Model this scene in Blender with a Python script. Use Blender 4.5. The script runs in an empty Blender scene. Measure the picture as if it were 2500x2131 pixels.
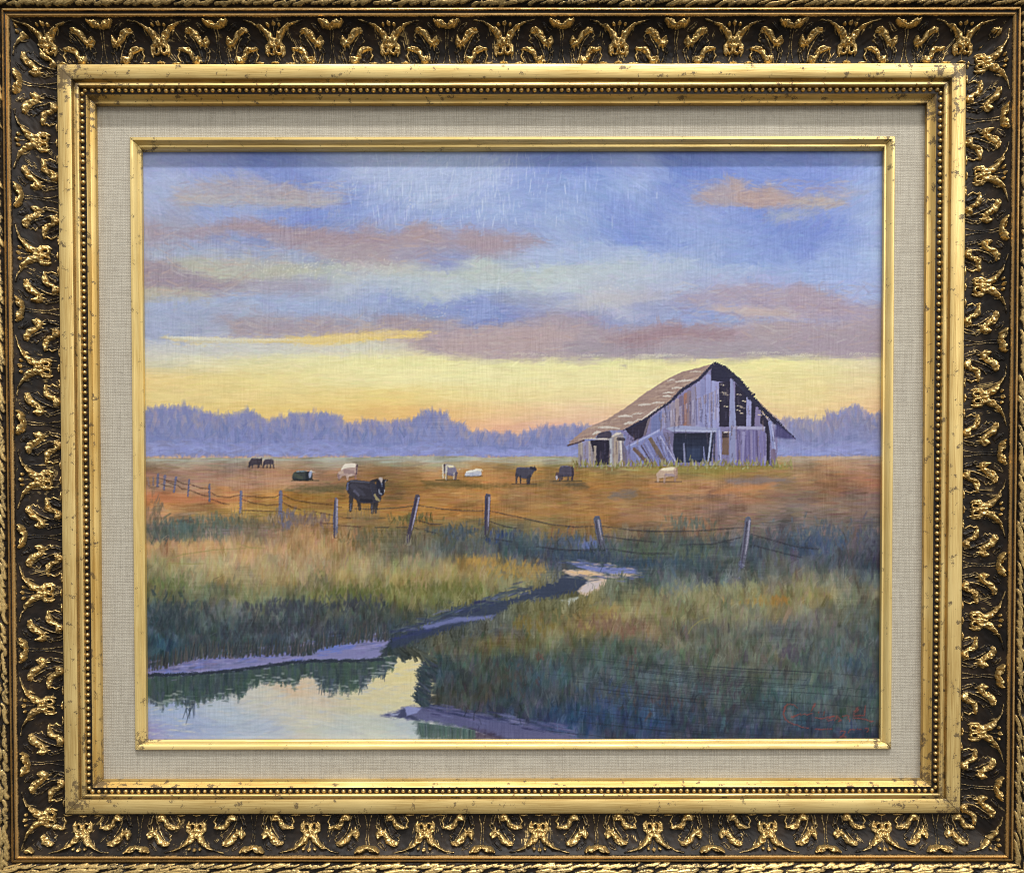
import bpy, math, numpy as np
from mathutils import Matrix, Vector

# ------------------------------------------------------------------ set-up
sc = bpy.context.scene
col = sc.collection
U = 0.0002835                      # one design unit in metres (the painting is 20 x 16 inches)
rng = np.random.default_rng(7)

# camera: a hand-held phone a little below the centre of the picture
cam_d = bpy.data.cameras.new('camera'); cam = bpy.data.objects.new('camera', cam_d); col.objects.link(cam)
cam.location = (0, -2700*U, -380*U)
phi, rho = math.radians(1.31824), math.radians(-0.06958)
fw = Vector((0, math.cos(phi), -math.sin(phi))); rt = Vector((1, 0, 0)); up = rt.cross(fw)
r2 = math.cos(rho)*rt + math.sin(rho)*up; u2 = -math.sin(rho)*rt + math.cos(rho)*up
cam.rotation_euler = Matrix((r2, u2, -fw)).transposed().to_euler()
cam_d.sensor_width = 36; cam_d.lens = 2700/2500*36
cam_d.shift_x = -3.305/2500; cam_d.shift_y = 468.69/2500
cam_d.clip_start = 0.01; cam_d.clip_end = 50
sc.camera = cam

# room light: bright ceiling, dimmer floor
wd = bpy.data.worlds.new('World'); sc.world = wd; wd.use_nodes = True
nt = wd.node_tree; bg = nt.nodes['Background']
tc = nt.nodes.new('ShaderNodeTexCoord'); sp = nt.nodes.new('ShaderNodeSeparateXYZ'); rp = nt.nodes.new('ShaderNodeValToRGB')
mr = nt.nodes.new('ShaderNodeMapRange'); mr.inputs[1].default_value = -1; mr.inputs[2].default_value = 1
nt.links.new(tc.outputs['Generated'], sp.inputs[0]); nt.links.new(sp.outputs['Z'], mr.inputs[0])
nt.links.new(mr.outputs[0], rp.inputs[0]); nt.links.new(rp.outputs[0], bg.inputs[0])
mx = nt.nodes.new('ShaderNodeMapRange')              # the room is lighter on the right, where its windows are
mx.inputs[1].default_value = -1; mx.inputs[2].default_value = 1; mx.inputs[3].default_value = .74; mx.inputs[4].default_value = 1.16
nt.links.new(sp.outputs['X'], mx.inputs[0]); nt.links.new(mx.outputs[0], bg.inputs[1])
e = rp.color_ramp.elements
e[0].position = 0.0; e[0].color = (.05, .047, .042, 1)
e[1].position = 1.0; e[1].color = (1.0, .995, .98, 1)
x = e.new(.30); x.color = (.10, .097, .09, 1)
x = e.new(.385); x.color = (.44, .435, .425, 1)
x = e.new(.45); x.color = (.68, .675, .665, 1)
x = e.new(.62); x.color = (.66, .66, .655, 1)

def area(name, loc, target, sx, sy, power, colr=(1, .99, .975)):
    d = bpy.data.lights.new(name, 'AREA'); d.shape = 'RECTANGLE'; d.size = sx; d.size_y = sy; d.energy = power; d.color = colr
    o = bpy.data.objects.new(name, d); col.objects.link(o); o.location = loc
    o.rotation_euler = (Vector(target)-Vector(loc)).to_track_quat('-Z', 'Y').to_euler()
    return o
area('ceiling_track_lamp', (0.12, -1.10, 2.25), (0, 0, 0), 0.9, 0.06, 52)
area('soft_fill_light', (1.1, -1.9, 1.4), (0, 0, 0), 1.4, 0.8, 22)  # added soft fill standing in for ceiling bounce, high at front right

sc.view_settings.view_transform = 'Standard'; sc.view_settings.look = 'None'
sc.view_settings.exposure = 0.13; sc.cycles.filter_width = 1.05; sc.view_settings.gamma = 1.0; sc.view_settings.use_curve_mapping = False

# ------------------------------------------------------------------ helpers
def lin(c):
    c = np.asarray(c, float)
    return np.where(c <= .04045, c/12.92, ((c+.055)/1.055)**2.4)

def mesh_obj(name, verts, faces, mat, parent=None, attrs=None, colors=None, smooth=True, sharp=None):
    """faces: (n,4) int array, or an existing mesh passed as verts"""
    me = bpy.data.meshes.new(name)
    v = np.ascontiguousarray(verts, dtype=np.float32); f = np.ascontiguousarray(faces, dtype=np.int32)
    n = len(f)
    me.vertices.add(len(v)); me.vertices.foreach_set('co', v.ravel())
    me.loops.add(n*4); me.loops.foreach_set('vertex_index', f.ravel())
    me.polygons.add(n); me.polygons.foreach_set('loop_start', np.arange(0, n*4, 4, dtype=np.int32))
    me.polygons.foreach_set('use_smooth', np.full(n, smooth))
    me.update(calc_edges=True); me.validate()
    for k, a in (attrs or {}).items():
        at = me.attributes.new(k, 'FLOAT', 'POINT'); at.data.foreach_set('value', np.ascontiguousarray(a, dtype=np.float32).ravel())
    if colors is not None:
        at = me.color_attributes.new('Paint', 'FLOAT_COLOR', 'POINT')
        c4 = np.ones((len(v), 4), np.float32); c4[:, :3] = colors
        at.data.foreach_set('color', c4.ravel())
    if sharp: me.set_sharp_from_angle(angle=math.radians(sharp))
    me.materials.append(mat)
    return link(name, me, parent)

def link(name, me, parent=None):
    o = bpy.data.objects.new(name, me); col.objects.link(o)
    if parent: o.parent = parent
    return o

def grid_faces(ny, nx, keep=None):
    i = np.arange(ny*nx).reshape(ny, nx)
    f = np.stack([i[:-1, :-1], i[:-1, 1:], i[1:, 1:], i[1:, :-1]], -1)
    if keep is not None: f = f[keep]
    return f.reshape(-1, 4)

def compact(v, f, extra):
    used = np.unique(f); mp = np.full(len(v), -1, np.int64); mp[used] = np.arange(len(used))
    return v[used], mp[f], [x[used] for x in extra]

def vnoise(h, w, cy, cx, r=None):
    """smooth value noise, cell size cy x cx"""
    r = r or rng
    gy, gx = int(h/cy)+3, int(w/cx)+3
    g = r.random((gy, gx))
    y = np.arange(h)/cy; x = np.arange(w)/cx
    iy = y.astype(int); ix = x.astype(int); fy = (y-iy); fx = (x-ix)
    fy = fy*fy*(3-2*fy); fx = fx*fx*(3-2*fx)
    a = g[iy][:, ix]; b = g[iy][:, ix+1]; c = g[iy+1][:, ix]; d = g[iy+1][:, ix+1]
    fx = fx[None]; fy = fy[:, None]
    return (a*(1-fx)+b*fx)*(1-fy)+(c*(1-fx)+d*fx)*fy
def fbm(h, w, cy, cx, o=3):
    s = 0; t = 0; a = 1.
    for k in range(o):
        s = s + a*vnoise(h, w, max(cy/2**k, 1), max(cx/2**k, 1)); t += a; a *= .55
    return s/t

# ------------------------------------------------------------------ materials
class NT:
    def __init__(s, name):
        s.m = bpy.data.materials.new(name); s.m.use_nodes = True; s.t = s.m.node_tree
        s.b = s.t.nodes['Principled BSDF']; s.g = None
    def n(s, typ, **kw):
        q = s.t.nodes.new(typ)
        for k, v in kw.items(): setattr(q, k, v)
        return q
    def set(s, sock, v):
        if isinstance(v, bpy.types.NodeSocket): s.t.links.new(v, sock)
        else: sock.default_value = v
    def pos(s):
        if not s.g: s.g = s.n('ShaderNodeNewGeometry')
        return s.g.outputs['Position']
    def mapping(s, scale):
        q = s.n('ShaderNodeMapping'); s.set(q.inputs['Vector'], s.pos()); q.inputs['Scale'].default_value = scale
        return q.outputs[0]
    def noise(s, scale, detail=3, rough=.55, vec=None):
        q = s.n('ShaderNodeTexNoise'); s.set(q.inputs['Vector'], vec if vec is not None else s.pos())
        q.inputs['Scale'].default_value = scale; q.inputs['Detail'].default_value = detail; q.inputs['Roughness'].default_value = rough
        return q.outputs[0]
    def rng(s, v, a, b, c=0., d=1.):
        q = s.n('ShaderNodeMapRange'); q.interpolation_type = 'SMOOTHSTEP'; s.set(q.inputs[0], v)
        for i, k in enumerate((a, b, c, d)): q.inputs[1+i].default_value = k
        return q.outputs[0]
    def math(s, op, a, b=0.):
        q = s.n('ShaderNodeMath', operation=op); s.set(q.inputs[0], a); s.set(q.inputs[1], b); q.use_clamp = op == 'ADD' and False
        return q.outputs[0]
    def mix(s, f, a, b):
        q = s.n('ShaderNodeMix', data_type='RGBA'); s.set(q.inputs[0], f); s.set(q.inputs[6], a); s.set(q.inputs[7], b)
        return q.outputs[2]
    def attr(s, name):
        return s.n('ShaderNodeAttribute', attribute_name=name).outputs['Fac']
    def bump(s, h, strength, dist):
        q = s.n('ShaderNodeBump'); q.inputs['Strength'].default_value = strength; q.inputs['Distance'].default_value = dist
        s.set(q.inputs['Height'], h); s.set(s.b.inputs['Normal'], q.outputs[0])

def gilt(name, base=(.77, .57, .225), deep=(.43, .27, .08), dirt=1.25, rough=.44):
    k = NT(name)
    run = k.attr('run')
    h = k.noise(1.0, 4, .6, k.mapping((45, 900, 2600))); v = k.noise(1.0, 4, .6, k.mapping((2600, 900, 45)))
    q = k.n('ShaderNodeMix', data_type='FLOAT'); k.set(q.inputs[0], run); k.set(q.inputs[2], h); k.set(q.inputs[3], v)
    streak = q.outputs[0]
    big = k.noise(14, 3); fine = k.noise(1500, 3, .7); mid = k.noise(170, 3, .65)
    c = k.mix(k.rng(streak, .3, .72), (*base, 1), (*deep, 1))
    c = k.mix(k.math('MULTIPLY', k.rng(big, .42, .75), .55), c, (.86, .67, .29, 1))
    # dark specks and rubbed patches, most of them near the mitred corners
    cor = k.attr('corner')
    th = k.math('ADD', k.math('MULTIPLY', k.rng(mid, .46, .72), .40*dirt), k.math('MULTIPLY', cor, .30*dirt))
    spk = k.rng(k.math('ADD', fine, th), .80, .96)
    scr = k.math('MULTIPLY', k.rng(k.math('ADD', streak, k.math('MULTIPLY', k.rng(mid, .4, .8), .12)), .70, .80), .55*dirt)
    d = k.math('MAXIMUM', spk, scr)
    c = k.mix(k.math('MULTIPLY', d, .85), c, (.055, .030, .012, 1))
    k.set(k.b.inputs['Base Color'], c)
    k.set(k.b.inputs['Metallic'], k.rng(d, 0, 1, .68, .1))
    k.set(k.b.inputs['Roughness'], k.rng(streak, .2, .8, rough-.07, rough+.12))
    k.bump(streak, .35, .00012)
    return k.m

def antique(name, gold=(.68, .49, .205), dark=(.010, .0075, .006), lo=.22, hi=.72, dark_rough=.42):
    """dark bronze patina with gilding rubbed onto the raised relief"""
    k = NT(name)
    rub = k.attr('rub')
    n1 = k.noise(900, 4, .65); n2 = k.noise(60, 3, .6)
    f = k.rng(k.math('ADD', rub, k.math('ADD', k.math('MULTIPLY', k.math('SUBTRACT', n1, .5), .95), k.math('MULTIPLY', k.math('SUBTRACT', n2, .5), .75))), lo, hi)
    g = k.mix(k.rng(n1, .3, .7), (gold[0]*.72, gold[1]*.64, gold[2]*.5, 1), (*gold, 1))
    dk = k.mix(k.rng(n2, .35, .7), (*dark, 1), (dark[0]*2.6, dark[1]*2.1, dark[2]*1.5, 1))
    c = k.mix(f, dk, g)
    k.set(k.b.inputs['Base Color'], c)
    k.set(k.b.inputs['Metallic'], k.rng(f, 0, 1, .0, .85))
    k.set(k.b.inputs['Roughness'], k.rng(f, 0, 1, dark_rough, .36))
    k.set(k.b.inputs['Specular IOR Level'], k.rng(f, 0, 1, .16, .5))
    k.bump(n1, .3, .0002)
    return k.m

M_gold = gilt('gold_leaf')
M_gold_warm = gilt('gold_leaf_warm', (.70, .47, .15), (.46, .28, .07), 1.35)
M_gold_pale = gilt('gold_leaf_pale', (.82, .62, .25), (.60, .42, .14), .9)
M_ant = antique('antique_bronze')
M_rope = antique('antique_bronze_rope', lo=.25, hi=.6)
M_ridge = antique('antique_bronze_ridge', gold=(.62, .41, .17), lo=.2, hi=.6)

k = NT('linen_cloth')
tx = k.noise(1.0, 2, .5, k.mapping((1500, 300, 44))); tz = k.noise(1.0, 2, .5, k.mapping((44, 300, 1500)))
def wave(axis, per):
    q = k.n('ShaderNodeTexWave', wave_type='BANDS', bands_direction=axis); k.set(q.inputs['Vector'], k.pos())
    q.inputs['Scale'].default_value = 2*math.pi/per/20; q.inputs['Distortion'].default_value = 3.2
    q.inputs['Detail'].default_value = 2; q.inputs['Detail Scale'].default_value = 1.5
    return q.outputs['Fac']
wx, wz = wave('X', 4.1*U), wave('Z', 3.7*U)
wv = k.math('MULTIPLY', wx, wz)
th = k.math('ADD', k.math('MULTIPLY', tx, .5), k.math('MULTIPLY', tz, .5))
c = k.mix(k.rng(th, .34, .66), (.34, .303, .238, 1), (.465, .426, .342, 1))
c = k.mix(k.math('MULTIPLY', wv, .5), c, (.61, .575, .50, 1))
c = k.mix(k.math('MULTIPLY', k.rng(k.noise(420, 2), .60, .72), .28), c, (.20, .17, .14, 1))
k.set(k.b.inputs['Base Color'], c); k.b.inputs['Roughness'].default_value = .95; k.b.inputs['Specular IOR Level'].default_value = .1
k.bump(k.math('ADD', wv, th), .5, .00035)
M_linen = k.m

k = NT('oil_paint')
pc = k.n('ShaderNodeVertexColor', layer_name='Paint')
n1 = k.noise(2600, 2, .6)
k.set(k.b.inputs['Base Color'], pc.outputs[0]); k.set(k.b.inputs['Roughness'], k.rng(k.noise(120, 3), .3, .7, .36, .58))
k.b.inputs['Specular IOR Level'].default_value = .14
k.bump(n1, .25, .0001)
M_paint = k.m

k = NT('gallery_wall_paint'); k.set(k.b.inputs['Base Color'], k.mix(k.noise(30, 4), (.30, .29, .27, 1), (.34, .33, .31, 1))); k.b.inputs['Roughness'].default_value = .8
k.bump(k.noise(400, 3), .2, .0004)
M_wall = k.m
k = NT('backing_board'); k.set(k.b.inputs['Base Color'], k.mix(k.noise(200, 4), (.02, .014, .01, 1), (.035, .025, .018, 1))); k.b.inputs['Roughness'].default_value = .8
M_back = k.m

# ------------------------------------------------------------------ setting: wall behind the picture
BACK = 30                                            # the back of the frame lies this far behind the paint surface
wl = mesh_obj('wall', np.array([(-2.5, BACK*U, -1.6), (2.5, BACK*U, -1.6), (2.5, BACK*U, 1.6), (-2.5, BACK*U, 1.6)]), np.array([[0, 1, 2, 3]]), M_wall)
wl['kind'] = 'structure'

root = bpy.data.objects.new('framed_painting', None); col.objects.link(root)
root.location = (0, BACK*U, -1052*U)
root['label'] = 'oil painting of a barn and cows in an ornate black and gold frame'
root['category'] = 'framed painting'
OFF = np.array(root.location)
def loc(v): return np.asarray(v, float)*U - OFF       # design units -> root-local metres

# profile rings: name: (height towards the viewer, left, right, top, bottom)
P = {r[0]: r[1:] for r in [
('paint',0,-893.9,893.9,710.3,-711.7),('lip0',2,-893.2,893.3,709.4,-711.4),('lip1',14,-893.7,892.3,712.4,-712.0),
('lip2',17,-896.7,893.3,715.1,-715.6),('lip3',17,-900.1,897.2,720.0,-717.6),('fs1',21,-903.2,899.8,723.2,-719.1),
('fs2',27,-908.1,905.7,726.5,-723.3),('fs3',29,-910.4,908.5,727.7,-726.5),('fs4',29,-915.3,913.4,733.5,-733.0),
('fil_out',20,-919.1,917.6,737.8,-735.6),('lin_in',21,-914,912,732,-731),('lin_out',21,-999,992,813,-808),
('gl0',20,-995.8,988.4,810.2,-804.8),('gl1',36,-993.6,986.2,808.4,-804.5),('gl2',40,-994.5,987.2,809.0,-805.9),
('gl3',40,-997.9,990.6,812.9,-809.9),('gs1',43,-1004.7,996.4,817.3,-813.3),('gs2',52,-1008.1,1000.8,821.9,-818.8),
('gs3',54,-1010.3,1003.0,823.5,-821.4),('gs4',44,-1012,1005,825.5,-823.2),('ch0',47,-1011,1004,824.5,-822),('ch1',47,-1031,1024.5,846,-840),
('ln00',44,-1026,1019.7,840.4,-836.8),('ln0',58,-1026.6,1020.3,841,-837.5),('ln1',60,-1029.4,1022.5,843,-840.1),('ln2',59,-1033.7,1027.4,847.4,-843.2),
('gr0',46,-1036.6,1031.3,850.6,-845.4),('gr1',47,-1040.8,1035.6,855.9,-848.6),('fl0',63,-1041.5,1036.2,856.5,-849.2),
('fl1',64.8,-1044.6,1039.3,859.4,-853.8),('fl2',66.3,-1067.9,1063.6,883.3,-877.4),('fl3',64,-1073.1,1068.3,889.0,-882.7),
('fl4',50,-1076,1071.3,892,-885),('cove_in',54,-1073,1068.5,890,-882),('cove_out',86,-1175.5,1168.3,988.1,-978.2),
('rb00',80,-1173,1166,986,-976.5),('rb0',88,-1174.1,1167.4,987.0,-977.9),('rb1',92,-1177.6,1170.5,989.7,-981.5),('rb2',90,-1182.3,1174.7,993.5,-985.2),
('rb3',86,-1184.2,1177.0,996.0,-986.4),('rb4',87,-1186.2,1179.2,999.4,-987.6),('rb5',93,-1187.8,1180.6,1001.4,-989.2),
('rb6',92,-1190.1,1183.9,1005.2,-992.0),('rb7',84,-1192,1186,1007,-993.5),
('rope_in',86,-1191.4,1185.2,1006.7,-993),('rope_out',86,-1250.8,1240.7,1063.4,-1049.1)]}

def lerp_ring(a, b, t): return tuple((1-t)*np.array(P[a])+t*np.array(P[b]))

def ring_side(ring, side, s):
    """points along one mitred side of a ring; s in 0..1; returns (n,3) in design units (x, y, z)"""
    h, l, r, t, b = ring
    s = np.asarray(s)
    if side == 0: x, z = l+(r-l)*s, np.full_like(s, t)
    elif side == 1: x, z = np.full_like(s, r), t+(b-t)*s
    elif side == 2: x, z = r+(l-r)*s, np.full_like(s, b)
    else: x, z = np.full_like(s, l), b+(t-b)*s
    return np.stack([x, np.full_like(x, -h), z], -1)

def profile_part(name, rings, mat, parent, nseg=90, wob=.35, gap=.45, sharp=38, cut=True, wfun=None):
    V = []; F = []; run = []; cor = []; base = 0
    for side in range(4):
        ln = (P['paint'][2]-P['paint'][1]) if side % 2 == 0 else (P['paint'][3]-P['paint'][4])
        s = np.linspace(0, 1, nseg); g = gap/ln; s2 = g+(1-2*g)*s
        nw = vnoise(len(rings), nseg, 3., 6.)-.5; nh = vnoise(len(rings), nseg, 2., 9.)-.5
        for i, rg in enumerate(rings):
            p = ring_side(P[rg] if isinstance(rg, str) else rg, side, s2)
            d = nw[i]*wob*np.clip(np.minimum(s, 1-s)*20, 0, 1)
            p[:, 2 if side % 2 == 0 else 0] += d
            p[:, 1] -= nh[i]*wob*1.5
            V.append(p); run.append(np.full(nseg, side % 2)); cor.append(np.exp(-np.minimum(s, 1-s)*ln/55.))
        f = grid_faces(len(rings), nseg)
        F.append(f[:, ::-1]+base); base += len(rings)*nseg
    V = np.concatenate(V); F = np.concatenate(F)
    return mesh_obj(name, loc(V), F, mat, parent, {'run': np.concatenate(run), 'corner': np.concatenate(cor), 'rub': np.full(len(V), .5)}, sharp=sharp)

# backing board: a shallow box that closes the frame behind everything
def box_part(name, x0, x1, y0, y1, z0, z1, mat, parent):
    v = [(x, y, z) for x in (x0, x1) for y in (y0, y1) for z in (z0, z1)]
    f = [(0, 1, 3, 2), (4, 6, 7, 5), (0, 4, 5, 1), (2, 3, 7, 6), (0, 2, 6, 4), (1, 5, 7, 3)]
    return mesh_obj(name, loc(v), np.array(f), mat, parent, smooth=False)
box_part('backing_board', -1245, 1235, BACK, 6, -1045, 1058, M_back, root)

fillet = profile_part('gold_fillet', ['lip0', 'lip1', 'lip2', 'lip3', 'fs1', 'fs2', 'fs3', 'fs4', 'fil_out'], M_gold_pale, root, wob=.3)
linen = profile_part('linen_liner', ['lin_in', 'lin_out'], M_linen, root, wob=.3, gap=.0)
slip = profile_part('gold_sight_edge', ['gl0', 'gl1', 'gl2', 'gl3', 'gs1', 'gs2', 'gs3', 'gs4'], M_gold_warm, root)
flat = profile_part('flat_gold_moulding', ['ln00', 'ln0', 'ln1', 'ln2', 'gr0', 'gr1', 'fl0', 'fl1', 'fl2', 'fl3', 'fl4'], M_gold, root, wob=.5)
fillet['label'] = 'narrow gold fillet around the painted panel'
linen['label'] = 'grey beige woven linen liner between gold mouldings'

# ------------------------------------------------------------------ bead moulding (dark channel with a row of round beads)
def bead_part():
    o = profile_part('bead_moulding', ['ch0', 'ch1'], M_ant, root, wob=.3)
    o.data.attributes['rub'].data.foreach_set('value', np.full(len(o.data.vertices), .02, np.float32))
    # unit bead
    nu, nv = 10, 6
    a = np.linspace(0, 2*np.pi, nu, endpoint=False); b = np.linspace(.02, 1., nv)*np.pi/2
    A, B = np.meshgrid(a, b)
    bead = np.stack([np.sin(B)*np.cos(A), -np.cos(B), np.sin(B)*np.sin(A)], -1).reshape(-1, 3)
    i = np.arange(nu*nv).reshape(nv, nu); j = np.roll(i, -1, 1)
    bf = np.stack([i[:-1], j[:-1], j[1:], i[1:]], -1).reshape(-1, 4)
    mid = tuple((np.array(P['ch0'])*.48+np.array(P['ch1'])*.52))
    single = None; V = []; F = []; rub = []; base = 0; count = 0
    for side in (2, 0, 1, 3):
        ends = ring_side(mid, side, np.array([0., 1.])); ln = np.linalg.norm(ends[1]-ends[0])
        n = int(ln/15.9)
        for q in range(n):
            c = ring_side(mid, side, np.array([(q+.5)/n]))[0]+rng.normal(0, .35, 3)*[1, .2, 1]
            c[1] = -46.5
            r = 5.9*rng.uniform(.9, 1.06)
            rr = np.array([r, 7., r])
            if count < 100 and q > 8:          # a hundred beads as parts of their own, the rest as one
                count += 1
                if single is None:
                    single = mesh_obj('bead', bead*np.array([5.9, 7., 5.9])*U, bf[:, ::-1], M_rope, o, {'rub': np.clip(1.1-.7*(np.linalg.norm(bead[:, [0, 2]], axis=1))**3, 0, 1)}); b_ = single
                else:
                    b_ = single.copy(); col.objects.link(b_)
                b_['group'] = 'beads of the bead moulding'
                b_.parent = o; b_.matrix_local = Matrix.Translation(Vector(c*U-OFF)) @ Matrix.Diagonal((r/5.9, 1, r/5.9, 1))
                continue
            V.append(bead*rr+c); F.append(bf+base); base += len(bead)
            rub.append(np.clip(1.1-.7*(np.linalg.norm(bead[:, [0, 2]], axis=1))**3, 0, 1)*rng.uniform(.75, 1.1))
    return mesh_obj('bead_row', loc(np.concatenate(V)), np.concatenate(F)[:, ::-1], M_rope, o, {'rub': np.concatenate(rub)})
bead_part()['kind'] = 'stuff'

# ------------------------------------------------------------------ carved cove band with raised ornaments
def hcove(t):
    t = np.clip(t, 0, 1)
    return 53 + 6*np.sin(t*np.pi)*-.6 + 32*t**1.9

def relief(X, Y, strokes):
    """tapered rounded strokes -> height field; strokes: (points, radii, height)"""
    z = np.zeros_like(X)
    for pts, rad, hgt in strokes:
        pts = np.asarray(pts, float)
        rad = np.interp(np.linspace(0, 1, len(pts)), np.linspace(0, 1, np.size(rad)), np.atleast_1d(rad)) if np.size(rad) != len(pts) else np.asarray(rad, float)
        rad = np.where(rad > 6.5, rad*1.22, rad+1.3)
        if len(pts) == 1: pts = np.vstack([pts, pts+.01]); rad = np.repeat(rad, 2)
        for i in range(len(pts)-1):
            a, b = pts[i], pts[i+1]; ab = b-a; L2 = ab@ab+1e-9
            t = np.clip(((X-a[0])*ab[0]+(Y-a[1])*ab[1])/L2, 0, 1)
            d = np.hypot(X-a[0]-t*ab[0], Y-a[1]-t*ab[1]); r = rad[i]+(rad[i+1]-rad[i])*t
            z = np.maximum(z, np.sqrt(np.clip(1-(d/r)**2, 0, 1))*hgt*np.clip(r/11, .5, 1.15))
    return z

def mirror(st, cx): return st+[([(2*cx-p[0], p[1]) for p in pts], r, h) for pts, r, h in st]

# carving drawn in local units: x along the rail, y from 515 (inner edge) to 135 (outer edge)
S_A = mirror([
 ([(28, 300), (50, 318), (56, 345)], [10, 9, 5], 8), ([(120, 205), (112, 236), (96, 262)], [7, 6, 3], 5),
 ([(40, 320), (66, 350), (70, 400), (58, 430)], [12, 14, 12, 6], 6), ([(240, 158), (175, 172), (120, 198), (75, 232), (45, 262), (30, 300)], [3, 5, 9, 16, 26, 22], 10),
 ([(215, 182), (150, 186)], 3, 3),
 ([(30, 300), (38, 335), (22, 352)], [22, 16, 12], 10),
 ([(40, 330), (50, 370), (48, 402), (30, 416), (12, 404), (8, 370), (4, 330)], [8, 8, 9, 9, 9, 9, 12], 10),
 ([(44, 190)], 12, 8), ([(40, 205), (26, 240)], 4, 4),
 ([(95, 489), (125, 492), (165, 489)], [5, 9, 4], 6),
 ([(0, 484), (25, 488)], [9, 7], 7),
], 0)+[([(0, 180)], 14, 10), ([(0, 200), (0, 260)], 4, 5), ([(0, 300), (0, 360)], [20, 10], 9), ([(0, 410), (0, 465)], 4, 5)]
BODY_B = mirror([([(128, 470), (160, 390), (195, 310), (225, 262)], [14, 26, 30, 18], 2.4), ([(215, 330), (236, 290)], [22, 16], 2.2), ([(250, 470), (276, 420), (300, 396)], [18, 30, 18], 2.2), ([(118, 240), (140, 205)], [14, 18], 1.8), ([(100, 470), (84, 400)], [12, 14], 2)], 0)
S_B = mirror([
 ([(205, 236), (236, 244), (252, 236)], [8, 9, 4], 8), ([(128, 332), (140, 352), (136, 372)], [8, 7, 3], 6), ([(246, 378), (258, 356)], [9, 4], 8), ([(284, 372), (300, 352)], [8, 4], 8), ([(160, 474), (146, 486)], [9, 4], 8), ([(196, 474), (212, 484)], [10, 4], 8),
 ([(92, 340), (106, 362), (104, 384)], [8, 7, 4], 7), ([(-80, 190), (-60, 204), (-44, 200)], [8, 9, 6], 9),
 ([(-92, 166), (-66, 184), (-30, 194), (0, 206)], [10, 18, 20, 14], 12),
 ([(-58, 168), (-28, 176)], 9, 12),
 ([(-12, 228), (-8, 320), (-10, 400), (-26, 490)], [4, 3.6, 4, 5], 5),
 ([(-160, 176), (-140, 205), (-100, 240), (-84, 232), (-110, 200), (-150, 174)], 3.2, 4),
 ([(85, 276), (92, 312), (98, 338)], [8, 25, 19], 10),
 ([(98, 336), (128, 330), (150, 296), (172, 258), (205, 234), (238, 226)], [18, 17, 21, 25, 22, 9], 9),
 ([(150, 300), (136, 272)], [10, 6], 8), ([(180, 262), (168, 238)], [10, 6], 8), ([(214, 238), (222, 222)], [9, 5], 8),
 ([(92, 345), (70, 366), (62, 395), (84, 410), (92, 384), (82, 362)], 4.2, 5),
 ([(72, 410), (76, 450), (90, 492)], 4, 5), ([(92, 410), (98, 450), (112, 492)], 4, 5),
 ([(232, 244), (184, 316), (150, 392), (132, 486)], [3.5, 4.5, 4.5, 5], 5.5),
 ([(250, 252), (262, 270), (246, 286)], 4.5, 5), ([(246, 286), (262, 302), (240, 318)], 4.5, 5), ([(238, 330), (220, 345), (206, 372)], 3.5, 4),
 ([(178, 468)], 30, 10), ([(160, 452), (172, 480)], 13, 10),
 ([(190, 462), (214, 440), (222, 402), (246, 380), (284, 372), (318, 372)], [19, 15, 18, 23, 17, 9], 9),
 ([(318, 374), (310, 402), (326, 430), (306, 474)], [7, 6, 7, 5], 7),
 ([(286, 398), (262, 440), (252, 480)], 3.6, 4.5), ([(306, 436), (286, 486)], 3.6, 4.5),
], 0)

def motif_mesh(name, strokes, halfw, side_scale, seed, clip=None):
    """a carved ornament as its own relief mesh. Local: x along rail, y towards the viewer (-), z across (0..100)"""
    r = np.random.default_rng(seed)
    k = .3016; nx = int(halfw*2*k/1.25); nt_ = 84
    xs = np.linspace(-halfw, halfw, nx); ts = np.linspace(-.012, 1.0, nt_)
    X, T = np.meshgrid(xs, ts); Y = 515-T*380
    jx = (vnoise(nt_, nx, 9, 9, r)-.5)*10; jy = (vnoise(nt_, nx, 9, 9, r)-.5)*10
    zm = relief(X+jx, Y+jy, strokes); z = zm*1.0
    if strokes is S_B:                       # low leaf bodies under the veins, left dark
        z = zm+relief(X+jx, Y+jy, BODY_B)*np.where(zm > 3, .4, 1.)
    z = z*(.66+.44*vnoise(nt_, nx, 5, 5, r)+.26*vnoise(nt_, nx, 2.4, 2.4, r))
    z = z*np.clip((vnoise(nt_, nx, 4, 4, r)-.16)/.16, .35, 1); on = z > .25
    keep = on[:-1, :-1] | on[1:, :-1] | on[:-1, 1:] | on[1:, 1:]
    lx = X*k*side_scale; lz = T*100
    if clip is not None: keep &= clip(.5*(lx[:-1, :-1]+lx[1:, 1:]), .5*(T[:-1, :-1]+T[1:, 1:]))
    ly = -(hcove(T)+np.where(on, z, -.8))
    v = np.stack([lx, ly, lz], -1).reshape(-1, 3)*U
    f = grid_faces(nt_, nx, keep)
    if len(f) < 30: return None
    wear = .62+.55*vnoise(nt_, nx, 9, 9, r)-.35*np.clip((T-.72)/.2, 0, 1)*(np.abs(X) > 70)*(strokes is S_A)
    rub = (np.clip((zm-1.6)/5.2, 0, .60)+np.clip((zm-.6)/1.0, 0, .26))*wear+np.where((z > 1) & (zm < .5), .10, 0)
    v, f, (rub,) = compact(v, f, [rub.ravel()])
    return v, f, rub

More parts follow.
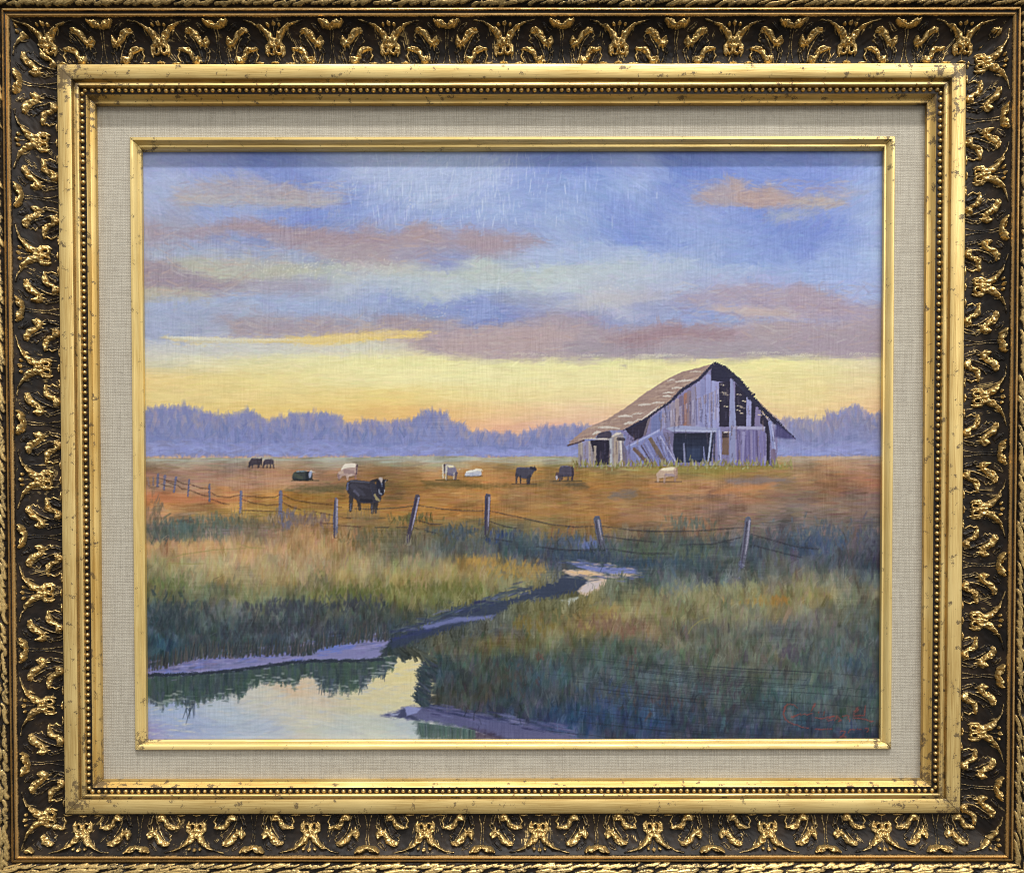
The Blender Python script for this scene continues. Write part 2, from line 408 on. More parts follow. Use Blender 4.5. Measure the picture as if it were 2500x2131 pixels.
RAILS = []   # side: origin (inner edge at outer-left), along axis, across axis, inner line pos, width
ci, co = P['cove_in'], P['cove_out']
def rail_frame(side):
    # returns centre function: (along coordinate a, t) -> design x,z
    if side == 0: return (1, 0), (0, 1), ci[3], co[3]-ci[3], (ci[1], co[1], ci[2], co[2])
    if side == 2: return (-1, 0), (0, -1), ci[4], ci[4]-co[4], (-ci[2], -co[2], -ci[1], -co[1])
    if side == 3: return (0, 1), (-1, 0), ci[1], ci[1]-co[1], (ci[4], co[4], ci[3], co[3])
    return (0, -1), (1, 0), ci[2], co[2]-ci[2], (-ci[3], -co[3], -ci[4], -co[4])

def band_base():
    V = []; F = []; rub = []; base = 0
    for side in range(4):
        n = 1150 if side % 2 == 0 else 940; m = 54
        s = np.linspace(0, 1, n); ts = np.linspace(0, 1, m)
        rr = np.random.default_rng(40+side)
        length = (co[2]-co[1]) if side % 2 == 0 else (co[3]-co[4])
        nz = (vnoise(m, n, 4, 4, rr)-.5)*1.1
        # fine engraved hatching that runs across the band, in patches beside each mask ornament
        ph = 560 if side % 2 == 0 else 545
        a = (s-.5)*length
        hl = np.zeros((m, n)); lines = np.zeros((m, n))
        cen = CENT[side]
        for c in cen:
            sg = np.abs(a-c)
            w = np.clip((sg-16)/6, 0, 1)*np.clip((44-sg)/8, 0, 1)
            lines = np.maximum(lines, w[None]*np.clip((.78-ts)/.1, 0, 1)[:, None]*np.clip((ts-.06)/.08, 0, 1)[:, None])
        wob = vnoise(m, n, 12, 8, rr)*7
        wv = np.abs(((a[None]+wob)/4.6) % 1-.5)*2
        lm = np.clip((wv-.55)/.4, 0, 1)*lines*(vnoise(m, n, 10, 3, rr) > .34)
        hl += lm*2.3
        for i, t in enumerate(ts):
            ring = tuple((1-t)*np.array(ci)+t*np.array(co)); p = ring_side(ring, side, s)
            p[:, 1] = -(hcove(t)+nz[i]+hl[i])
            V.append(p)
        rub.append((lm*.68+np.clip(nz, 0, 1)*.12+np.clip((fbm(m, n, 5, 5)-.56)*5, 0, 1)*np.clip(fbm(m, n, 26, 30)*2.4-.8, 0, 1)*.38).ravel())
        F.append(grid_faces(m, n)[:, ::-1]+base); base += m*n
    return mesh_obj('carved_cove_band', loc(np.concatenate(V)), np.concatenate(F), M_ant, root, {'rub': np.concatenate(rub)})

# centres of the mask ornaments along each rail (design units, in the rail's own direction)
CENT = {0: [-1101, -831, -561, -290, -20, 250, 521, 791, 1062],
        2: [-x for x in (-1035, -761, -487, -213, 61, 335, 609, 884, 1150)],
        3: [972, 710, 445, 180, -86, -354, -623, -894],
        1: [-x for x in (891, 630, 369, 106, -158, -423, -690, -957)]}
band = band_base()
band['label'] = 'dark antique cove band carved with gilded leaves'

proto = {}
def place_ornaments():
    for side in range(4):
        ax, ac, p0, wdt, (e0i, e0o, e1i, e1o) = rail_frame(side)
        cen = sorted(CENT[side]); step = np.mean(np.diff(cen)); sc_ = step/279.
        items = [('mask_ornament', S_A, 250, c) for c in cen]
        bs = [cen[0]-step/2]+[c+step/2 for c in cen]
        items += [('leaf_ornament', S_B, 340, c) for c in bs]
        for j, (nm, st, hw, c) in enumerate(items):
            ext = hw*.3016*sc_
            if c-ext < e0o or c+ext > e1o: 
                if c+ext < e0o+30 or c-ext > e1o-30: continue
            full = (c-ext > e0i) and (c+ext < e1i)
            var = (j*7+side) % 3
            if full:
                key = (nm, var)
                if key not in proto:
                    v, f, rub = motif_mesh(nm, st, hw, 1.0, 11+var+(50 if nm[0] == 'l' else 0))
                    o = mesh_obj(nm, v, f, M_ant, band, {'rub': rub}); proto[key] = o
                else:
                    o = proto[key].copy(); col.objects.link(o)
                sx = sc_
            else:
                def clip(lx, T, c=c):
                    a = c+lx
                    return (a > e0i+(e0o-e0i)*T+1.2) & (a < e1i+(e1o-e1i)*T-1.2)
                r = motif_mesh(nm, st, hw, sc_, 11+var, clip)
                if r is None: continue
                o = mesh_obj(nm, r[0], r[1], M_ant, band, {'rub': r[2]}); sx = 1.0
            # local x -> ax, local z -> ac, local y -> world y
            m = Matrix(((ax[0]*sx, 0, ac[0]*wdt/100, 0), (0, 1, 0, 0), (ax[1]*sx, 0, ac[1]*wdt/100, 0), (0, 0, 0, 1)))
            pos = np.array([ax[0]*c+ac[0]*abs(p0), 0, ax[1]*c+ac[1]*abs(p0)])
            pos[1] = 0
            q = pos*U-OFF
            m.translation = Vector(q)
            o.parent = band; o.matrix_parent_inverse = Matrix.Identity(4); o.matrix_local = m
            o['group'] = 'carved mask ornaments of the frame' if nm[0] == 'm' else 'carved leaf ornaments of the frame'
place_ornaments()

ridge = profile_part('double_ridge_moulding', ['rb00', 'rb0', 'rb1', 'rb2', 'rb3', 'rb4', 'rb5', 'rb6', 'rb7'], M_ridge, root, wob=.5)
v_ = len(ridge.data.vertices)//4//9
rv = np.concatenate([np.repeat([.05, .25, .85, .75, .02, .05, .8, .7, .05], v_)]*4)
ridge.data.attributes['rub'].data.foreach_set('value', rv.astype(np.float32))

def rope():
    ri, ro = P['rope_in'], P['rope_out']
    V = []; F = []; rub = []; base = 0
    for side in range(4):
        length = (ro[2]-ro[1]) if side % 2 == 0 else (ro[3]-ro[4])
        n = int(length/1.9); m = 40
        rr = np.random.default_rng(70+side)
        s = np.linspace(0, 1, n); ts = np.linspace(0, 1, m); wid = 57.
        A, T = np.meshgrid(s*length, ts*wid)
        jx = (vnoise(m, n, 8, 8, rr)-.5)*5; jy = (vnoise(m, n, 8, 8, rr)-.5)*4
        A2 = A+jx; T2 = T+jy
        z = np.zeros_like(A)
        def leafrow(z, spacing, L, w, ang, t0, h, off):
            nn = int(length/spacing)+3
            ca, sa = math.cos(ang), math.sin(ang)
            for q in range(-1, nn):
                cx = (q+.5)*spacing+off+rr.normal(0, spacing*.08); cy = t0+rr.normal(0, 1.1); kk = rr.uniform(.82, 1.15)
                i0 = np.searchsorted(s*length, cx-L); i1 = np.searchsorted(s*length, cx+L)
                if i1-i0 < 2: continue
                X = A2[:, i0:i1]-cx; Y = T2[:, i0:i1]-cy
                u = X*ca+Y*sa; v = -X*sa+Y*ca+6*np.sin(u/L*3)*.4
                wl = kk*w*np.clip(1-(u/(L/2*kk))**2, 0, 1)**.8*(1.12-.3*u/L)+1e-6
                zz = np.sqrt(np.clip(1-(v/wl)**2, 0, 1))*h*np.clip(wl/w*1.5, 0, 1)
                zz *= 1-.25*np.exp(-(v/1.2)**2)
                z[:, i0:i1] = np.maximum(z[:, i0:i1], zz)
            return z
        z = leafrow(z, 24, 50, 4.0, .36, 9, 8, 0)
        z = leafrow(z, 52, 66, 6.0, .2, 21, 9, 12)
        z = leafrow(z, 36, 46, 5, -.25, 32, 8, 5)
        z = leafrow(z, 50, 62, 7, .2, 45, 8, 30)
        body = 17*np.sqrt(np.clip(1-((ts*1.15-1.0))**2, 0, 1))
        for i, t in enumerate(ts):
            ring = tuple((1-t)*np.array(ri)+t*np.array(ro)); p = ring_side(ring, side, s)
            p[:, 1] = -(84+body[i]+z[i]*.9)
            V.append(p)
        rub.append(np.clip((z-2.8)/5.5, 0, .52).ravel())
        F.append(grid_faces(m, n)[:, ::-1]+base); base += m*n
    o = mesh_obj('laurel_rope_edge', loc(np.concatenate(V)), np.concatenate(F), M_rope, root, {'rub': np.concatenate(rub)})
    return o
rope()['label'] = 'outer rope edge of overlapping laurel leaves'
# outer side of the frame, back to the wall
profile_part('frame_side', [(88, *P['rope_out'][1:]), (60, -1258, 1248, 1071, -1057), (-BACK+1, -1256, 1246, 1069, -1055)], M_back, root, wob=.2)

PAINT_K = 0.8
# ------------------------------------------------------------------ the painting, brushed stroke by stroke
W, H = 906, 719                       # paint cells, two design units each
def tx(p):
    p = np.atleast_2d(np.asarray(p, float)); v = (p[:, 1]-370.)/1433.5; xl = 345+19*v; xr = 2157-12*v
    return np.stack([(p[:, 0]-xl)/(xr-xl)*(W-1), v*(H-1)], 1)
def frame_of(x0, y0, s): return lambda pts: [(x0+s*a, y0+s*b) for a, b in pts]

def field(rows):
    ys = []; out = []
    for y, xs in rows:
        xx = np.array([q[0] for q in xs], float); cc = np.array([q[1] for q in xs], float)
        sx = 340+np.arange(W)*(1820/W)
        out.append(np.stack([np.interp(sx, xx, cc[:, i]) for i in range(3)], -1)); ys.append(tx([(1250, y)])[0, 1])
    out = np.array(out); ys = np.array(ys); yy = np.arange(H)
    i = np.clip(np.searchsorted(ys, yy)-1, 0, len(ys)-2); t = np.clip((yy-ys[i])/(ys[i+1]-ys[i]), 0, 1); t = (t*t*(3-2*t))[:, None, None]
    return (out[i]*(1-t)+out[i+1]*t)/255.

def R_(y, *v): return (y, [(v[i], v[i+1]) for i in range(0, len(v), 2)])
YP = 225, 222, 184
SKY = [
R_(372, 350,(152,165,210), 500,(145,158,212), 620,(118,138,204), 750,(135,152,208), 900,(168,182,216), 1050,(165,182,218), 1200,(162,178,220), 1290,(118,138,208), 1400,(120,143,210), 1540,(140,158,215), 1650,(115,138,208), 1800,(120,142,212), 2000,(122,142,212), 2140,(140,160,216)),
R_(410, 350,(160,172,214), 500,(152,164,216), 620,(122,142,208), 750,(132,150,210), 900,(168,182,220), 1050,(172,187,222), 1200,(165,180,222), 1290,(130,150,214), 1400,(130,152,214), 1540,(152,170,220), 1640,(112,136,206), 1800,(122,144,214), 2000,(126,147,214), 2140,(148,168,222)),
R_(450, 350,(165,178,216), 450,(168,178,210), 620,(128,146,206), 760,(128,146,206), 900,(165,180,216), 1100,(168,184,220), 1300,(142,162,216), 1450,(135,158,214), 1560,(158,178,222), 1650,(115,138,206), 1800,(124,146,212), 2000,(128,148,214), 2140,(152,172,222)),
R_(520, 350,(165,175,208), 450,(150,166,212), 600,(146,164,214), 750,(124,144,210), 850,(140,160,214), 950,(150,166,214), 1100,(146,166,214), 1200,(152,172,218), 1400,(150,170,216), 1500,(126,148,212), 1600,(126,148,210), 1700,(144,160,212), 1850,(118,140,208), 2000,(118,140,210), 2130,(160,178,222)),
R_(570, 350,(160,164,190), 600,(144,154,196), 750,(126,146,206), 1000,(150,160,200), 1250,(150,166,212), 1400,(154,172,214), 1520,(124,148,214), 1700,(146,166,218), 1850,(128,150,212), 2000,(118,140,210), 2130,(150,170,220)),
R_(620, 350,(166,176,200), 500,(166,176,204), 700,(162,172,200), 900,(150,156,190), 1100,(136,148,202), 1250,(166,180,214), 1400,(166,182,218), 1600,(166,182,214), 1800,(138,160,214), 2000,(128,150,214), 2130,(158,178,222)),
R_(655, 350,(170,172,182), 500,(184,190,172), 700,(186,192,176), 900,(188,195,188), 1100,(186,196,192), 1300,(186,197,197), 1500,(182,194,204), 1700,(172,187,214), 1900,(148,170,218), 2130,(158,178,224)),
R_(700, 350,(160,160,175), 500,(165,162,178), 650,(168,170,188), 900,(176,187,206), 1100,(182,194,206), 1300,(186,198,206), 1500,(182,192,206), 1700,(170,180,210), 1850,(160,170,212), 2000,(160,172,218), 2130,(158,174,220)),
R_(740, 350,(165,177,208), 600,(166,180,212), 900,(155,170,210), 1000,(140,156,206), 1150,(138,154,206), 1280,(148,162,208), 1450,(188,192,206), 1600,(168,174,206), 1720,(150,158,206), 1900,(158,160,200), 2130,(160,165,200)),
R_(780, 350,(160,173,206), 600,(166,170,192), 800,(160,160,182), 1000,(150,158,190), 1200,(126,142,200), 1350,(155,152,180), 1550,(150,160,202), 1700,(142,162,212), 1850,(160,165,200), 2000,(160,155,185), 2130,(165,155,178)),
R_(815, 350,(162,172,202), 600,(178,180,198), 900,(190,182,180), 1200,(182,160,165), 1500,(165,150,165), 1800,(158,146,168), 2130,(162,148,168)),
R_(845, 350,(205,208,204), 600,(218,218,204), 900,(225,220,186), 1050,(220,205,175), 1250,(205,180,160), 1800,(190,175,165), 2130,(185,170,168)),
R_(875, 350,(212,208,188), 600,(230,222,170), 900,(240,232,164), 1200,(238,232,168), 1500,(238,232,164), 1800,(240,232,154), 2000,(238,228,162), 2140,(220,208,172)),
R_(920, 360,(236,206,134), 600,(238,218,142), 900,(242,232,168), 1200,(240,230,168), 1500,(240,228,164), 2000,(238,220,152), 2140,(226,206,154)),
R_(960, 360,(236,210,138), 700,(240,214,138), 950,(240,212,128), 1200,(240,222,154), 1400,(240,220,158), 2000,(238,214,148), 2140,(234,198,146)),
R_(1000, 360,(236,206,126), 700,(240,204,118), 1000,(240,190,112), 1200,(240,198,138), 1400,(238,198,158), 2000,(236,204,142), 2140,(230,184,136)),
R_(1040, 360,(238,190,112), 1000,(240,184,114), 1200,(238,178,140), 1350,(232,176,156), 2000,(234,192,140), 2140,(226,178,140)),
R_(1110, 360,(232,180,130), 2140,(226,178,140))]
XS = (360, 550, 750, 950, 1150, 1350, 1550, 1750, 1950, 2140)
def G(y, *c): return (y, list(zip(XS, c)))
GRD = [
G(1112, (160,154,140),(162,158,146),(166,166,154),(168,170,160),(168,170,160),(166,166,150),(170,168,140),(160,150,110),(182,164,146),(170,156,146)),
G(1128, (156,136,116),(160,140,122),(166,148,128),(160,146,118),(162,144,112),(150,134,94),(150,134,84),(142,128,62),(176,144,112),(164,132,112)),
G(1145, (160,124,104),(164,128,108),(162,124,96),(164,124,82),(172,130,82),(156,122,68),(158,130,76),(152,130,68),(170,134,98),(160,126,106)),
G(1180, (166,130,106),(172,136,112),(168,128,98),(150,112,62),(178,128,74),(168,122,68),(172,124,74),(178,128,82),(162,124,84),(164,110,84)),
G(1215, (184,124,76),(184,132,82),(168,126,64),(168,120,64),(172,126,74),(164,122,74),(160,120,72),(174,120,78),(158,118,82),(152,110,80)),
G(1250, (168,130,98),(180,140,72),(188,148,76),(174,126,66),(176,126,70),(166,124,72),(162,118,72),(168,118,82),(140,118,88),(148,114,92)),
G(1285, (104,100,96),(118,112,100),(156,120,86),(138,116,74),(108,104,80),(142,120,80),(154,118,78),(148,112,78),(112,106,98),(112,104,98)),
G(1330, (186,150,108),(194,158,114),(172,138,96),(128,118,90),(86,98,104),(84,98,104),(108,112,90),(92,102,92),(80,94,114),(98,98,108)),
G(1370, (152,142,100),(180,158,114),(168,144,102),(140,130,92),(160,138,90),(84,94,112),(78,92,98),(94,104,94),(106,108,106),(84,90,98)),
G(1410, (130,124,82),(152,140,102),(154,136,94),(148,134,86),(156,142,90),(130,124,90),(76,90,94),(96,104,108),(126,122,96),(96,104,104)),
G(1450, (96,102,76),(122,120,86),(116,114,72),(108,108,66),(126,122,76),(100,98,84),(112,112,84),(126,122,92),(140,130,88),(116,112,92)),
G(1490, (72,80,84),(86,88,84),(80,84,74),(76,80,70),(90,96,80),(118,110,70),(134,120,80),(132,124,92),(120,110,86),(94,96,86)),
G(1530, (60,74,84),(80,88,88),(70,74,84),(64,72,76),(84,88,90),(122,108,72),(122,98,74),(106,104,94),(96,94,94),(86,90,84)),
G(1570, (56,70,76),(66,80,84),(64,70,76),(60,70,72),(104,96,66),(100,98,72),(88,94,82),(100,100,86),(90,94,90),(84,90,90)),
G(1610, (56,70,76),(66,80,84),(64,70,76),(62,72,76),(70,80,76),(66,80,84),(84,94,90),(86,90,86),(84,90,86),(72,86,94)),
G(1650, (60,70,76),(66,80,84),(64,70,76),(58,68,74),(58,70,76),(68,78,86),(74,84,92),(80,90,92),(84,94,90),(68,78,92)),
G(1700, (60,70,76),(66,80,84),(64,70,76),(58,66,70),(60,64,68),(64,74,88),(66,76,92),(74,84,92),(80,94,94),(72,84,90)),
G(1750, (60,70,76),(66,80,84),(64,70,76),(58,62,80),(58,60,86),(46,62,96),(50,66,100),(60,70,92),(66,78,94),(70,80,86)),
G(1803, (60,70,76),(66,80,84),(64,70,76),(70,76,110),(84,84,132),(60,70,112),(46,60,96),(50,60,88),(52,58,86),(50,56,76))]

C = np.zeros((H, W, 3)); Z = np.zeros((H, W)); MASK = {}; CUR = [None]
BR = [np.clip(vnoise(8, 64, 8, 1.3)[0]*1.5-.15, 0, 1) for _ in range(24)]
YY, XX = np.mgrid[0:H, 0:W].astype(float)

def dab(cx, cy, L, w, ang, c, op=.8, br=.6):
    rad = int(L/2+w/2)+2
    x0, x1, y0, y1 = max(int(cx)-rad, 0), min(int(cx)+rad+1, W), max(int(cy)-rad, 0), min(int(cy)+rad+1, H)
    if x1-x0 < 1 or y1-y0 < 1: return
    X = XX[y0:y1, x0:x1]-cx; Y = YY[y0:y1, x0:x1]-cy; ca, sa = math.cos(ang), math.sin(ang)
    u = X*ca+Y*sa; v = -X*sa+Y*ca
    a = np.clip((L/2-np.abs(u))/(L*.22+.5)+.15, 0, 1)*np.clip((w/2-np.abs(v))+.5, 0, 1)
    b = BR[int(cx*13+cy*7) % 24][np.clip((v*2.2+32).astype(int), 0, 63)]
    al = (a*op*(1-br+br*b))[..., None]
    s = C[y0:y1, x0:x1]; s += (np.asarray(c)-s)*al
    z = Z[y0:y1, x0:x1]; z += (b*min(w, 5)*.2-z)*al[..., 0]*.8

def seg_dist(P_, pts, rad):
    best = np.full(P_.shape[:-1], -1e9)
    for i in range(max(len(pts)-1, 1)):
        a = pts[i]; b = pts[min(i+1, len(pts)-1)]; ab = b-a; t = np.clip(((P_-a)@ab)/(ab@ab+1e-9), 0, 1)
        d = np.hypot(*(np.moveaxis(P_-a-t[..., None]*ab, -1, 0))); r = rad[i]+(rad[min(i+1, len(rad)-1)]-rad[i])*t
        best = np.maximum(best, r-d)
    return best

def lay(x0, y0, al, c, th=.25):
    h, w = al.shape
    s = C[y0:y0+h, x0:x0+w]; s += (np.asarray(c)/255.-s)*al[..., None]
    Z[y0:y0+h, x0:x0+w] += al*th
    if CUR[0]:
        m = MASK.setdefault(CUR[0], np.zeros((H, W))); q = m[y0:y0+h, x0:x0+w]; np.maximum(q, al, out=q)

def box(p, pad):
    return max(int(p[:, 0].min()-pad), 0), max(int(p[:, 1].min()-pad), 0), min(int(p[:, 0].max()+pad)+2, W), min(int(p[:, 1].max()+pad)+2, H)

def line(pts, w, c, op=1., rough=.0, th=.3):
    """brush line; w in design units (scalar or list)"""
    p = tx(pts); ws = np.interp(np.linspace(0, 1, len(p)), np.linspace(0, 1, np.size(w)), np.atleast_1d(w))/4.
    x0, y0, x1, y1 = box(p, ws.max()+2)
    if x1 <= x0 or y1 <= y0: return
    g = np.stack([XX[y0:y1, x0:x1], YY[y0:y1, x0:x1]], -1)
    d = seg_dist(g, p, ws)
    if rough: d = d+(rng.random(d.shape)-.5)*rough*2
    lay(x0, y0, np.clip(d+.5, 0, 1)*op, c, th)

def poly(pts, c, op=1., feather=1., rough=0., th=.25, cell=(3, 6)):
    p = tx(pts); x0, y0, x1, y1 = box(p, feather*2+rough+2)
    if x1 <= x0 or y1 <= y0: return None
    X = XX[y0:y1, x0:x1]; Y = YY[y0:y1, x0:x1]; ins = np.zeros(X.shape, bool); dm = np.full(X.shape, 1e9)
    for i in range(len(p)):
        a, b = p[i], p[(i+1) % len(p)]
        cond = ((a[1] > Y) != (b[1] > Y)); ins ^= cond & (X < (b[0]-a[0])*(Y-a[1])/(b[1]-a[1]+1e-12)+a[0])
        ab = b-a; t = np.clip(((X-a[0])*ab[0]+(Y-a[1])*ab[1])/(ab@ab+1e-9), 0, 1); dm = np.minimum(dm, np.hypot(X-a[0]-t*ab[0], Y-a[1]-t*ab[1]))
    d = np.where(ins, dm, -dm)
    if rough: d = d+(fbm(*d.shape, *cell)-.5)*2*rough
    al = np.clip(d/(2*feather)+.5, 0, 1)*op
    if c is None: return x0, y0, al
    lay(x0, y0, al, c, th)

def jit(c, s): return np.asarray(c, float)+rng.normal(0, s)+rng.normal(0, s*.4, 3)

# ---- 1 sky: colour field, clouds, then brushwork over it
SKY = [(y, [(x, tuple(np.array(c)*.86+np.array(YP)*.14) if 860 < y < 1060 else c) for x, c in r]) for y, r in SKY]
F_ = field(SKY); wy = ((fbm(H, W, 22, 60)-.5)*46).astype(int); wxx = ((fbm(H, W, 22, 60)-.5)*70).astype(int)
iy = np.clip(YY.astype(int)+wy, 0, H-1); ix = np.clip(XX.astype(int)+wxx, 0, W-1)
soft = np.clip((tx([(1250, 830)])[0, 1]-YY)/30, 0, 1)[..., None]
C[:] = F_[iy, ix]*soft+F_*(1-soft)
C += ((fbm(H, W, 8, 22)-.5)*.07)[..., None]*[1, .9, .5]
CL = []
def cloud(pts, c, op=.9, f=9, r=9):
    c = np.array(c, float)
    if pts[0][1] < 800 or c[2] > 130: c = c*.60+np.array((170,165,177))*.40
    poly(pts, c, op, f, r, 0, (8, 18)); CL.append((pts, c, op))
cloud([(410,478),(440,458),(520,438),(600,428),(640,440),(690,455),(760,465),(840,485),(760,500),(690,497),(560,488),(470,497),(410,492)], (172,171,186), .85)
cloud([(640,470),(700,455),(765,468),(760,484),(680,488)], (164,146,150), .7, 7)
cloud([(430,478),(520,474),(680,484),(830,486),(760,500),(690,498),(520,490),(440,492)], (190,186,172), .7, 5, 4)
cloud([(350,540),(430,500),(470,520),(470,560),(350,580)], (156,160,188), .7, 14)
cloud([(350,555),(430,560),(520,545),(600,530),(680,548),(760,558),(850,568),(880,545),(910,543),(940,572),(965,572),(1000,545),(1030,538),(1080,562),(1110,568),(1145,550),(1160,570),(1200,563),(1290,572),(1340,588),(1280,605),(1200,616),(1100,610),(1040,625),(980,642),(900,640),(800,620),(720,600),(640,575),(560,562),(450,577),(350,572)], (162,142,156), .95, 7, 8)
cloud([(560,548),(640,540),(700,552),(840,572),(960,578),(960,596),(840,592),(700,570),(600,560)], (158,126,134), .75, 6, 6)
cloud([(975,575),(1010,546),(1060,555),(1090,572),(1050,590),(980,590)], (172,142,144), .8, 6, 5)
cloud([(1120,570),(1146,553),(1170,580),(1220,570),(1240,600),(1170,612),(1120,596)], (166,138,146), .8, 6, 5)
cloud([(740,600),(900,592),(1010,598),(1030,622),(900,640),(790,625)], (172,158,160), .7, 8, 7)
cloud([(950,600),(1040,602),(1160,604),(1130,632),(1010,642),(950,632)], (136,150,202), .6, 8, 6)
cloud([(840,640),(960,632),(1040,640),(1000,662),(880,660)], (208,208,194), .6, 7, 7)
cloud([(400,640),(470,625),(700,630),(760,650),(680,676),(520,668)], (192,194,166), .75, 10, 9)
cloud([(345,630),(420,642),(470,665),(530,680),(590,690),(560,702),(480,702),(345,697)], (148,130,146), .95, 6, 7)
cloud([(580,690),(680,684),(800,690),(740,705),(640,708)], (158,148,172), .7, 8, 6)
cloud([(345,699),(400,698),(460,704),(520,712),(500,722),(420,722),(345,728)], (192,190,158), .9, 4, 4)
cloud([(540,770),(650,772),(720,785),(760,765),(840,778),(880,792),(960,770),(1040,775),(1120,780),(1100,800),(960,806),(800,812),(640,820),(560,812)], (164,150,160), .95, 6, 7)
cloud([(920,772),(1000,770),(1060,782),(1040,798),(930,800)], (160,134,142), .7, 6, 5)
cloud([(1195,722),(1270,716),(1340,724),(1370,732),(1290,742),(1200,736)], (142,152,186), .75, 6, 5)
cloud([(1360,745),(1450,715),(1560,708),(1650,722),(1560,738),(1440,748)], (202,202,200), .65, 7, 6)
cloud([(990,826),(1060,806),(1120,800),(1200,798),(1260,792),(1300,775),(1370,768),(1440,790),(1500,806),(1570,795),(1610,780),(1680,792),(1780,795),(1900,782),(2000,790),(2160,775),(2160,866),(1900,864),(1560,868),(1400,870),(1200,868),(1080,858),(1000,842)], (172,152,162), 1, 6, 8)
cloud([(1000,828),(1110,818),(1250,800),(1330,790),(1400,812),(1380,845),(1240,862),(1090,852)], (198,164,152), .85, 10, 9)
cloud([(1350,835),(1480,828),(1600,840),(1800,835),(1960,845),(1960,862),(1420,866)], (158,148,158), .8, 9, 7)
cloud([(1480,825),(1560,806),(1620,790),(1700,800),(1800,802),(1790,818),(1640,822),(1560,838),(1500,838)], (152,118,128), .75, 7, 7)
cloud([(1820,800),(1900,790),(1960,800),(1900,822),(1830,818)], (178,156,158), .8, 7, 6)
cloud([(1900,825),(2000,815),(2155,812),(2155,858),(1960,856)], (160,138,156), .8, 9, 8)
cloud([(1690,482),(1760,442),(1790,430),(1812,440),(1818,462),(1880,452),(1930,468),(1990,482),(2060,488),(2072,499),(1980,503),(1900,503),(1810,503),(1760,497),(1700,490)], (168,150,156), .92, 4, 5)
cloud([(1790,456),(1810,448),(1815,468),(1880,462),(1930,476),(1920,500),(1820,502),(1795,490)], (186,142,126), .85, 4, 4)
cloud([(1930,484),(2000,484),(2065,494),(2060,501),(1960,502)], (200,184,156), .85, 3, 3)
cloud([(2000,470),(2060,455),(2120,470),(2070,486)], (156,160,190), .6, 6, 5)
cloud([(1880,520),(1930,512),(1995,516),(1960,532),(1900,538)], (164,174,192), .8, 4, 4)
cloud([(1640,735),(1700,712),(1760,702),(1850,690),(1900,702),(1960,692),(2000,706),(2050,728),(2155,752),(2155,795),(2050,778),(1960,765),(1880,748),(1780,738)], (170,152,176), .92, 7, 8)
cloud([(1920,706),(1985,696),(2050,728),(2080,760),(1980,765),(1910,740)], (172,144,160), .7, 8, 7)
cloud([(1710,736),(1780,742),(1850,748),(1930,752),(1970,764),(1900,770),(1820,766),(1750,756)], (206,178,164), .9, 3, 4)
cloud([(1540,738),(1640,735),(1730,740),(1700,756),(1600,764),(1545,756)], (136,154,212), .8, 7, 6)
cloud([(400,819),(500,822),(640,822),(800,812),(940,800),(1060,806),(1030,816),(940,824),(780,838),(700,828),(500,832),(420,826)], (236,206,124), 1, 1.6, 2)
cloud([(400,818),(520,822),(620,824),(560,831),(460,831),(440,824)], (218,220,198), .9, 1.6, 2)
cloud([(345,842),(600,838),(760,842),(990,838),(1000,850),(700,856),(345,858)], (212,214,204), .55, 8, 6)
Fs = C.copy()
ysk = int(tx([(1250, 1100)])[0, 1])
for n, L, w, op, js in ((2600, 46, 9, .75, .010), (4200, 30, 5.5, .7, .013), (5200, 20, 3.2, .6, .017), (3500, 12, 2, .5, .022)):
    for q in range(n):
        cx, cy = rng.uniform(0, W), rng.uniform(0, ysk)
        low = cy > tx([(1250, 855)])[0, 1]
        ang = rng.normal(0, .07 if low else .30)+(.5*math.sin(cx/90.+cy/60.) if not low and cy < 110 else 0)
        if not low and rng.random() < .10: ang = math.pi/2+rng.normal(0, .2)
        dab(cx, cy, L*rng.uniform(.6, 1.3), w*rng.uniform(.6, 1.3), ang, Fs[min(int(cy), H-1), min(int(cx), W-1)]+rng.normal(0, js)+rng.normal(0, js*.5, 3), op)
# crisper second pass along the clouds, then broken scumbling
for pts, c, op in CL: poly(pts, jit(c, 3), op*.36, 2., 9, .15, (3, 8))
for q in range(5200):
    cx, cy = rng.uniform(0, W), rng.uniform(0, ysk*.72); g = Fs[int(cy), min(int(cx), W-1)]
    k2 = rng.choice([.045, -.035, .02]); dab(cx, cy, rng.uniform(4, 15), rng.uniform(1.2, 3.2), rng.normal(0, .5), g+k2+rng.normal(0, .012, 3), rng.uniform(.25, .6), .75)
for q in range(9):
    line([(400+rng.uniform(0, 20), 819+rng.normal(0, 1.5)), (480, 823+rng.normal(0, 2)), (600, 826+rng.normal(0, 2)), (700+rng.uniform(0, 60), 826)], [1.5, 5, 4, 1], jit((222,220,200), 5), .26, 1.6)
    line([(600+rng.uniform(-40, 40), 830+rng.normal(0, 2)), (760, 826+rng.normal(0, 3)), (880, 816+rng.normal(0, 3)), (970, 809+rng.normal(0, 2)), (1050, 807)], [1.5, 6, 8, 6, 1.5], jit((230,206,144), 6), .26, 1.8)
    x = rng.uniform(960, 2080); y = 862+rng.normal(0, 3); line([(x, y), (x+30, y+rng.normal(0, 3)), (x+rng.uniform(50, 110), y+rng.normal(0, 3))], [1, 5, 1], (220,214,194), .4, 1.4)
wisps = [(350,1100,545,640),(345,620,640,720),(560,1120,770,815),(1000,2150,780,860),(1640,2150,690,790),(1690,2080,440,505),(420,850,440,500)]
